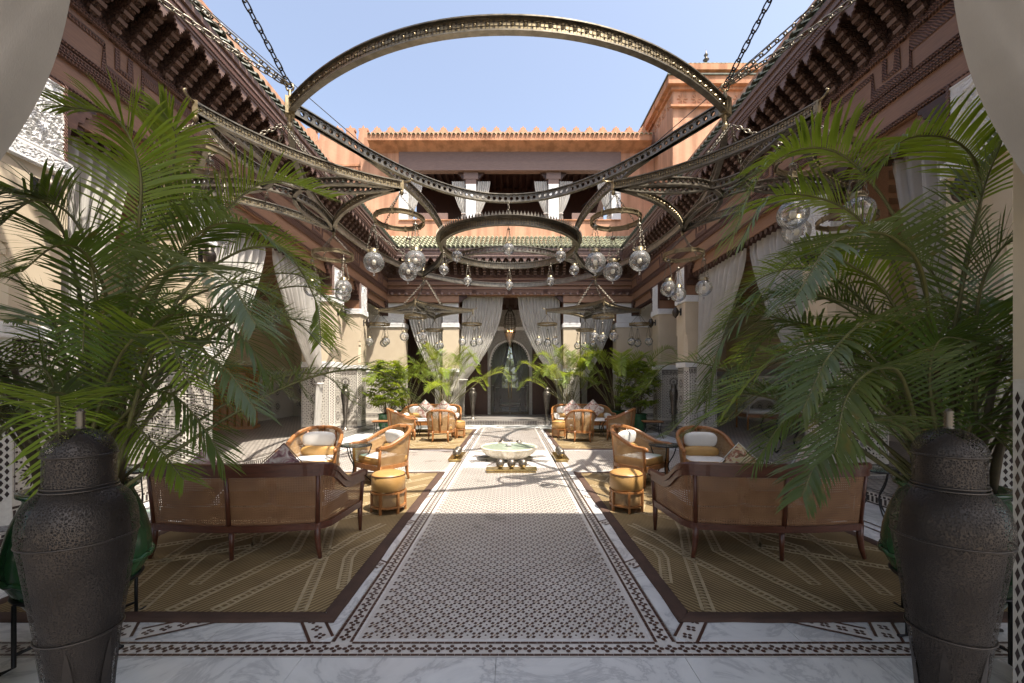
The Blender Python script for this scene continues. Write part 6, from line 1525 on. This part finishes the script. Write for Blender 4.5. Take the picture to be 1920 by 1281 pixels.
for sx in (-1, 1):
    for sy in (-1, 1): m = MB(); m.tube(spline([(sx*0.38,sy*0.24,0.70),(sx*0.42,sy*0.26,0.45),(sx*0.25,sy*0.18,0.2),(sx*0.38,sy*0.24,0.02),(sx*0.46,sy*0.28,0.05),(sx*0.43,sy*0.26,0.10)], 20), 0.018, 6); m.build('leg', MAT['iron'], t)
# inside the room: a low table and armchairs
t = thing('room_table', 'low white table far inside the room behind the glass door', 'table', (0, 22.2, H0)); m = MB(); m.box(-0.5,-0.3,0.36,0.5,0.3,0.40); m.build('table_top', MAT['white'], t)
for sx in (-1, 1):
    for sy in (-1, 1): m = MB(); m.box(sx*0.45-0.02, sy*0.25-0.02, 0, sx*0.45+0.02, sy*0.25+0.02, 0.36); m.build('leg', MAT['iron'], t)
for sx in (-1, 1):
    t = thing('dark_armchair', 'dark armchair inside the room, %s of the low white table' % sd[sx], 'armchair', (sx*0.85, 22.4, H0), 0, 'dark armchairs inside the room')
    m = MB(); m.pillow((0,0,0.36), 0.34, 0.34, 0.11, 0.3, 0.4); m.build('seat', MAT['curtain_black'], t); m = MB(); m.pillow((0,0.3,0.65), 0.34, 0.08, 0.32, 0.3, 0.4); m.build('backrest', MAT['curtain_black'], t)
    for a in (-1, 1):
        m = MB(); m.pillow((a*0.34,0,0.48), 0.06, 0.34, 0.16, 0.3, 0.4); m.build('arm', MAT['curtain_black'], t)
        for b in (-1, 1): m = MB(); m.tube([(a*0.28,b*0.26,0),(a*0.28,b*0.26,0.28)], 0.02, 6); m.build('leg', MAT['iron'], t)
# ================================================================ PLANTS
def frond_into(mb, pts, n=42, L=0.40, wd=0.021, start=0.28, droop=0.25, vee=0.30, tipL=0.45, r0=0.013, up=(0,0,1), mi=0, rmi=1, rnd=R, nseg=3, ang=0.75):
    C = spline(pts, 26); k = len(C); up = Vector(up)
    mb.tube(C, [lerp(r0, 0.003, i/(k-1)) for i in range(k)], 5, rmi)
    for i in range(n):
        t = start + (1-start)*((i+0.5)/n); f = t*(k-1); j = min(int(f), k-2); p = C[j].lerp(C[j+1], f-j); T = (C[min(j+2,k-1)]-C[max(j-1,0)]).normalized()
        S = T.cross(up)
        if S.length < 0.15: S = T.cross(V(0.3,1,0))
        S.normalize(); N = S.cross(T).normalized(); q = (t-start)/(1-start)
        prof = (0.55 + 0.45*smooth(q/0.25)) * lerp(1, tipL, smooth((q-0.35)/0.65)); fw = lerp(ang*0.75, ang*1.35, q)
        for s in (-1, 1):
            l = L*prof*rnd.uniform(0.86, 1.1); d = (S*s*(1-0.22*q) + T*(fw+rnd.uniform(-0.08,0.08)) + N*(vee+rnd.uniform(-0.1,0.1))).normalized(); w0 = wd*rnd.uniform(0.85,1.1)*(0.75+0.25*prof)
            W_ = (T - d*T.dot(d)).normalized(); W_ = (W_ + N*0.45*rnd.uniform(0.2,1)).normalized(); W_ = (W_ - d*W_.dot(d)).normalized()
            a = p; vs = []; dd = d.copy(); g = droop*rnd.uniform(0.6, 1.4)
            for m in range(nseg+1):
                u = m/nseg; ww = w0*(0.55 if m == 0 else 1.0 if m < nseg-0.5 and u < 0.5 else 0.85 if u < 0.9 else 0.0)
                if m == nseg: vs.append(a)
                else: vs += [a - W_*ww/2, a + W_*ww/2]
                a = a + dd*(l/nseg); dd = (dd + V(0,0,-1)*g*(0.35+u)).normalized()
            fs = [(2*m, 2*m+1, 2*m+3, 2*m+2) for m in range(nseg-1)] + [(2*nseg-2, 2*nseg-1, 2*nseg)]
            mb.add(vs, fs, mi, True)
def big_palm(label, pot, fronds, seed, filler=0, spread=None):
    r = random.Random(seed); t = thing('areca_palm', label, 'palm', pot, 0, 'big foreground palms')
    base = Vector(pot); kinds = ['leaf_dark', 'leaf_dark', 'leaf_mid', 'leaf_grey', 'leaf_dark']
    for i, fr_ in enumerate(fronds):
        pts = [W(*p) for p in fr_[0]]; kind = fr_[1] if len(fr_) > 1 else kinds[i % 5]
        b = base + V(r.uniform(-0.16,0.16), r.uniform(-0.16,0.16), -0.04); pts = [b] + pts[1:]
        ln = sum((pts[k+1]-pts[k]).length for k in range(len(pts)-1)); mb = MB()
        frond_into(mb, pts, n=int(24 + ln*14), L=r.uniform(0.34,0.42), wd=0.0150, start=max(0.2, 1-1.85/max(1.86, ln)), droop=r.uniform(0.12,0.28), rnd=r, nseg=4, vee=r.uniform(0.1,0.4)); mb.build('frond', [MAT[kind], MAT['stem']], t, True)
    for i in range(filler):
        az = r.uniform(spread[0], spread[1]); ln = r.uniform(0.9, 1.9); el = r.uniform(0.85, 1.45) if sin(az) < 0.15 else r.uniform(0.40, 1.45)
        if sin(az) < -0.3: ln = min(ln, 1.3); b = base + V(r.uniform(-0.15,0.15), r.uniform(-0.15,0.15), -0.04)
        d = V(cos(az)*cos(el), sin(az)*cos(el), sin(el)); d2 = V(cos(az), sin(az), 0)
        pts = [b, b + d*ln*0.5, b + d*ln*0.85 + d2*0.15, b + d*ln + d2*0.45 - V(0,0,0.08), b + d*ln + d2*0.75 - V(0,0,0.35)]
        mb = MB(); frond_into(mb, pts, n=36, L=r.uniform(0.32,0.40), wd=0.0145, start=0.34, droop=r.uniform(0.12,0.3), rnd=r, nseg=3); mb.build('frond', [MAT[kinds[i % 5]], MAT['stem']], t, True)
    for i in range(9):
        a = r.uniform(0, 2*PI); q = base + V(cos(a)*0.15, sin(a)*0.15, -0.08); mb = MB()
        mb.tube([q, q + V(cos(a)*0.05, sin(a)*0.05, 0.4), q + V(cos(a)*0.16, sin(a)*0.16, r.uniform(0.7,1.1))], [0.026, 0.022, 0.014], 7); mb.build('cane_stem', MAT['trunk'], t, True)
    return t
def jar(label, loc, group='green glazed plant jars', sc=1.0, stand=True):
    t = thing('glazed_jar', label, 'jar', loc, R.uniform(0,6), group); z = 0.10 if stand else 0.0
    P = [(0.0,0.0),(0.13,0.0),(0.145,0.02),(0.20,0.12),(0.265,0.24),(0.315,0.34),(0.335,0.40),(0.338,0.45),(0.328,0.54),(0.30,0.66),(0.262,0.76),(0.245,0.80),(0.25,0.82),(0.275,0.835),(0.275,0.855),(0.25,0.86),(0.23,0.82),(0.22,0.72),(0.0,0.72)]
    m = MB(); m.lathe([(r*sc, h*sc+z) for r, h in P], 40, mod=lambda a, h: 1+0.012*abs(sin(9*a))*(1 if z+0.12*sc < h < z+0.36*sc else 0)); m.build('jar_body', MAT['pot'], t)
    m = MB(); pts = []
    for k in range(80): a = 2*PI*k/80; pts.append((0.337*sc*cos(a), 0.337*sc*sin(a), z+0.385*sc+0.006*sin(k*PI/2)))
    m.tube(pts, 0.016*sc, 6, closed=True); m.build('rope_band', MAT['pot'], t)
    m = MB(); m.disc((0,0,z+0.75*sc), 0.235*sc, 20); m.build('soil', MAT['soil'], t)
    if stand:
        m = MB(); m.tube([(0.285*sc*cos(2*PI*k/36), 0.285*sc*sin(2*PI*k/36), z+0.26*sc) for k in range(36)], 0.012, 6, closed=True)
        for k in range(4):
            a = PI/2*k + 0.5; q = 0.30*sc; m.tube([(q*cos(a), q*sin(a), z+0.26*sc), (q*cos(a), q*sin(a), 0.012), ((q+0.06)*cos(a), (q+0.06)*sin(a), 0.010)], 0.011, 6); m.tube([(q*cos(a), q*sin(a), 0.08), (0,0,0.08)], 0.009, 5)
        m.build('iron_stand', MAT['iron'], t)
    return t
PL, PR = (-2.64, 2.62, 0.86), (2.84, 2.66, 0.86)
jar('green glazed jar on an iron stand half hidden by the left pierced vase', (-2.64, 2.62, 0.004))
jar('green glazed jar on an iron stand half hidden by the right pierced vase', (2.84, 2.66, 0.004))
jar('shadowed green jar at the far left edge, behind the left vase', (-3.45, 2.25, 0.004)); 
LEFT = [
 ([(190,860,2.6),(235,580,2.5),(262,400,2.35),(258,300,2.28),(215,222,2.2),(110,197,2.1)], 'leaf_mid'),
 ([(200,850,2.6),(250,620,2.7),(400,420,2.9),(505,340,3.0),(620,372,3.1)], 'leaf_mid'),
 ([(210,850,2.6),(310,600,2.7),(430,480,2.9),(530,470,3.0),(590,560,3.05),(602,640,3.0)], 'leaf_mid'),
 ([(210,850,2.6),(330,660,2.6),(440,600,2.7),(520,650,2.75),(575,745,2.8)], 'leaf_dark'),
 ([(200,850,2.6),(290,560,2.6),(370,440,2.6),(460,420,2.5),(540,480,2.5)], 'leaf_dark'),
 ([(180,850,2.6),(150,560,2.5),(100,400,2.4),(20,360,2.2),(-60,400,2.1)], 'leaf_dark'),
 ([(170,850,2.6),(120,660,2.5),(50,540,2.4),(-30,510,2.3)], 'leaf_dark'),
 ([(180,850,2.6),(185,600,2.4),(150,430,2.3),(70,375,2.2),(-10,430,2.1)], 'leaf_grey'),
 ([(200,860,2.6),(270,700,2.4),(330,640,2.2),(420,690,2.1),(480,770,2.05)], 'leaf_grey'),
 ([(200,860,2.6),(250,760,2.5),(320,740,2.5),(380,800,2.5),(420,870,2.5)], 'leaf_dark'),
 ([(190,870,2.6),(220,790,2.6),(290,835,2.55),(345,900,2.5)], 'leaf_mid'),
 ([(170,860,2.6),(100,720,2.4),(30,690,2.3),(-40,740,2.2)], 'leaf_dark'),
 ([(180,860,2.6),(140,760,2.4),(70,745,2.2),(10,810,2.1)], 'leaf_grey'),
 ([(210,860,2.6),(300,620,2.8),(400,540,3.0),(480,540,3.1),(545,610,3.1)], 'leaf_mid'),
 ([(190,850,2.6),(215,600,2.7),(290,430,2.8),(370,370,2.8),(450,420,2.8)], 'leaf_dark'),
 ([(200,850,2.6),(240,600,2.4),(330,500,2.2),(420,520,2.0),(480,610,1.9)], 'leaf_grey'),
 ([(190,850,2.6),(200,620,2.5),(170,490,2.3),(110,460,2.1),(40,510,2.0)], 'leaf_dark'),
 ([(200,860,2.6),(240,650,2.9),(300,560,3.2),(360,560,3.4),(430,640,3.5)], 'leaf_dark'),
 ([(190,860,2.6),(160,700,2.7),(90,600,2.8),(10,600,2.8)], 'leaf_dark'),
 ([(190,860,2.6),(230,560,2.8),(310,360,2.9),(330,260,2.9),(300,200,2.8)], 'leaf_mid'),
 ([(195,860,2.6),(270,640,2.5),(360,590,2.4),(450,630,2.3),(500,700,2.3)], 'leaf_dark'),
]
RIGHT = [
 ([(1770,850,2.6),(1745,600,2.55),(1690,430,2.5),(1600,305,2.5),(1510,278,2.5),(1425,330,2.5),(1372,450,2.5)], 'leaf_mid'),
 ([(1760,850,2.6),(1700,560,2.65),(1620,420,2.7),(1530,370,2.8),(1440,375,2.8),(1385,460,2.8)], 'leaf_mid'),
 ([(1750,850,2.6),(1680,650,2.7),(1560,560,2.8),(1440,560,2.9),(1355,640,2.9),(1325,750,2.9)], 'leaf_dark'),
 ([(1750,860,2.6),(1680,700,2.5),(1590,650,2.5),(1490,650,2.5),(1410,710,2.5),(1360,770,2.5)], 'leaf_mid'),
 ([(1750,870,2.6),(1680,780,2.5),(1580,730,2.5),(1480,780,2.5),(1415,870,2.5)], 'leaf_dark'),
 ([(1760,870,2.6),(1700,810,2.3),(1620,790,2.1),(1540,850,2.0),(1505,930,1.95)], 'leaf_grey'),
 ([(1780,850,2.6),(1800,560,2.5),(1840,370,2.4),(1885,250,2.35)], 'leaf_grey'),
 ([(1780,850,2.6),(1830,600,2.5),(1875,470,2.4),(1950,440,2.3)], 'leaf_dark'),
 ([(1760,850,2.6),(1740,570,2.4),(1680,450,2.1),(1570,450,1.9),(1490,560,1.8)], 'leaf_grey'),
 ([(1760,850,2.6),(1720,650,2.4),(1640,600,2.1),(1560,660,1.95),(1505,770,1.9)], 'leaf_grey'),
 ([(1760,860,2.6),(1700,730,2.3),(1650,690,2.0),(1590,740,1.9),(1565,850,1.85)], 'leaf_grey'),
 ([(1780,860,2.6),(1830,720,2.4),(1890,700,2.3),(1950,760,2.2)], 'leaf_dark'),
 ([(1780,870,2.6),(1820,800,2.4),(1880,830,2.3),(1930,900,2.2)], 'leaf_dark'),
 ([(1770,850,2.6),(1800,560,2.6),(1840,360,2.5),(1800,270,2.4),(1700,260,2.3),(1640,330,2.3)], 'leaf_mid'),
 ([(1750,860,2.6),(1660,630,2.9),(1540,510,3.0),(1420,525,3.1),(1350,620,3.1)], 'leaf_mid'),
 ([(1760,860,2.6),(1640,700,2.9),(1520,610,2.9),(1440,630,2.9),(1375,700,2.9)], 'leaf_dark'),
 ([(1760,860,2.6),(1780,640,2.7),(1740,500,2.8),(1650,480,2.9),(1560,540,3.0)], 'leaf_dark'),
 ([(1770,860,2.6),(1820,680,2.6),(1860,580,2.6),(1920,570,2.6)], 'leaf_dark'),
 ([(1760,860,2.6),(1700,680,2.6),(1620,630,2.5),(1540,680,2.4),(1480,760,2.4)], 'leaf_dark'),
 ([(1760,865,2.6),(1720,740,2.8),(1640,700,3.0),(1550,760,3.1)], 'leaf_dark'),
 ([(1765,865,2.6),(1745,740,2.4),(1760,640,2.3),(1830,640,2.2)], 'leaf_dark'),
 ([(1760,860,2.6),(1690,600,2.7),(1600,500,2.7),(1500,480,2.7),(1420,560,2.7)], 'leaf_mid'),
]
big_palm('big dark green areca palm filling the left side', PL, LEFT, 3, 24, (-0.9, 4.2))
big_palm('big dark green areca palm filling the right side', PR, RIGHT, 5, 30, (-1.0, 4.0))

# plants at the back
def palm_proto(name, label, kind, n, hmin, hmax, seed, group, mats):
    r = random.Random(seed); t = thing(name, label, 'potted palm', (0,0,-50), 0, group)
    for i in range(n):
        az = 2*PI*i/n*2.4 + r.uniform(-0.3,0.3); ln = r.uniform(hmin, hmax); el = r.uniform(0.6, 1.4); b = V(r.uniform(-0.12,0.12), r.uniform(-0.12,0.12), 0)
        d = V(cos(az)*cos(el), sin(az)*cos(el), sin(el)); d2 = V(cos(az), sin(az), 0)
        pts = [b, b + d*ln*0.55, b + d*ln*0.85 + d2*0.1, b + d*ln + d2*0.38 - V(0,0,0.05), b + d*ln + d2*0.66 - V(0,0,0.34)]
        mb = MB(); frond_into(mb, pts, n=28, L=r.uniform(0.34,0.46), wd=0.032, start=0.36, droop=r.uniform(0.1,0.3), rnd=r, nseg=2, r0=0.012); mb.build('frond', [MAT[mats[i % len(mats)]], MAT['stem']], t)
    for i in range(6):
        a = 2*PI*i/6; mb = MB(); mb.tube([V(cos(a)*0.1, sin(a)*0.1, -0.02), V(cos(a)*0.16, sin(a)*0.16, hmin*0.5)], [0.025, 0.012], 6); mb.build('cane_stem', MAT['trunk'], t)
    return t
def rhapis_proto(label, seed, mats):
    r = random.Random(seed); t = thing('bushy_palm', label, 'potted palm', (0,0,-50), 0, 'bushy fan leaved palms in green pots')
    for i in range(150):
        az = r.uniform(0, 2*PI); z = r.uniform(0.30, 1.75); rad = (0.30 + 0.42*sin(min(1, z/1.5)*PI*0.8))*r.uniform(0.35, 1.0); c = V(cos(az)*rad, sin(az)*rad, z); m = MB()
        m.tube([V(cos(az)*0.12, sin(az)*0.12, max(0, z-0.35)), c], 0.005, 4, 1)
        out = V(cos(az), sin(az), r.uniform(0.1, 0.9)).normalized(); sd_ = out.cross(V(0,0,1)).normalized(); nn = sd_.cross(out)
        k = r.randint(7, 10)
        for q in range(k):
            a = (q/(k-1)-0.5)*3.6; d = out*cos(a) + sd_*sin(a); L_ = r.uniform(0.20,0.30); w_ = 0.024; e = d.cross(nn).normalized()
            m.add([c - e*w_*0.3, c + e*w_*0.3, c + d*L_*0.5 + e*w_ - V(0,0,0.015), c + d*L_*0.5 - e*w_ - V(0,0,0.015), c + d*L_ - V(0,0,0.09) + e*w_*0.3, c + d*L_ - V(0,0,0.09) - e*w_*0.3], [(0,1,2,3), (3,2,4,5)], 0, True)
        m.build('fan_leaf', [MAT[mats[i % len(mats)]], MAT['stem']], t)
    for i in range(7):
        a = 2*PI*i/7; mb = MB(); mb.tube([V(cos(a)*0.09, sin(a)*0.09, -0.02), V(cos(a)*0.16, sin(a)*0.16, r.uniform(0.6,1.1))], [0.014, 0.010], 6); mb.build('cane_stem', MAT['trunk'], t)
    return t
def pot(label, loc, r=0.30, h=0.62):
    t = thing('plant_pot', label, 'plant pot', loc, 0, 'green glazed pots at the back')
    m = MB(); m.lathe([(0,0),(r*0.72,0),(r*0.78,0.03),(r*0.95,h*0.4),(r,h*0.72),(r*0.96,h*0.9),(r*1.04,h*0.94),(r*1.04,h),(r*0.9,h),(r*0.88,h*0.9),(0,h*0.9)], 28); m.build('pot_body', MAT['pot'], t)
    m = MB(); m.disc((0,0,h*0.92), r*0.87, 20); m.build('soil', MAT['soil'], t)
    m = MB(); m.tube([(r*1.0*cos(2*PI*k/28), r*1.0*sin(2*PI*k/28), h*0.72) for k in range(28)], 0.014, 5, closed=True); m.build('pot_rib', MAT['pot'], t)
GP = 'potted palms at the back of the courtyard'
rh = rhapis_proto('sunlit bushy fan palm in a green pot before the left corner pier', 21, ['leaf_lit', 'leaf_mid', 'leaf_lit', 'leaf_mid']); rh.location = (-3.95, 13.6, 0.57)  # lit leaf copies paint the sun onto this palm
rh2 = rhapis_proto('shaded bushy fan palm in a green pot before the right corner pier', 22, ['leaf_mid', 'leaf_dark', 'leaf_mid']); rh2.location = (4.15, 13.6, 0.57)  # darker leaf copies paint the shade onto this palm
pot('green pot of the sunlit left bushy palm', (-3.95, 13.6, 0.004)); pot('green pot of the shaded right bushy palm', (4.15, 13.6, 0.004))
ar_ = palm_proto('areca_palm', 'yellow green areca palm in front of the left pillar of the porch', 0, 22, 1.3, 2.5, 31, GP, ['leaf_lit', 'leaf_mid', 'leaf_lit']); ar_.location = (-2.42, 15.6, 0.57)
dup(ar_, (2.20, 15.6, 0.57), 2.0, 'yellow green areca palm in front of the right pillar of the porch')
pa = palm_proto('areca_palm', 'green palm behind the left bushy palm', 0, 18, 1.2, 2.2, 33, GP, ['leaf_mid', 'leaf_lit', 'leaf_mid']); pa.location = (-3.65, 14.7, 0.57)
dup(pa, (3.75, 14.7, 0.57), 2.6, 'tall green palm behind the right bushy palm', (1.15, 1.15, 1.25))
pot('green pot of the left areca palm behind the sofa', (-2.42, 15.6, 0.004)); pot('green pot of the right areca palm behind the sofa', (2.20, 15.6, 0.004))
pot('dark green pot behind the left bushy palm', (-3.65, 14.7, 0.004), 0.34, 0.66); pot('dark green pot behind the right bushy palm', (3.75, 14.7, 0.004), 0.34, 0.66)
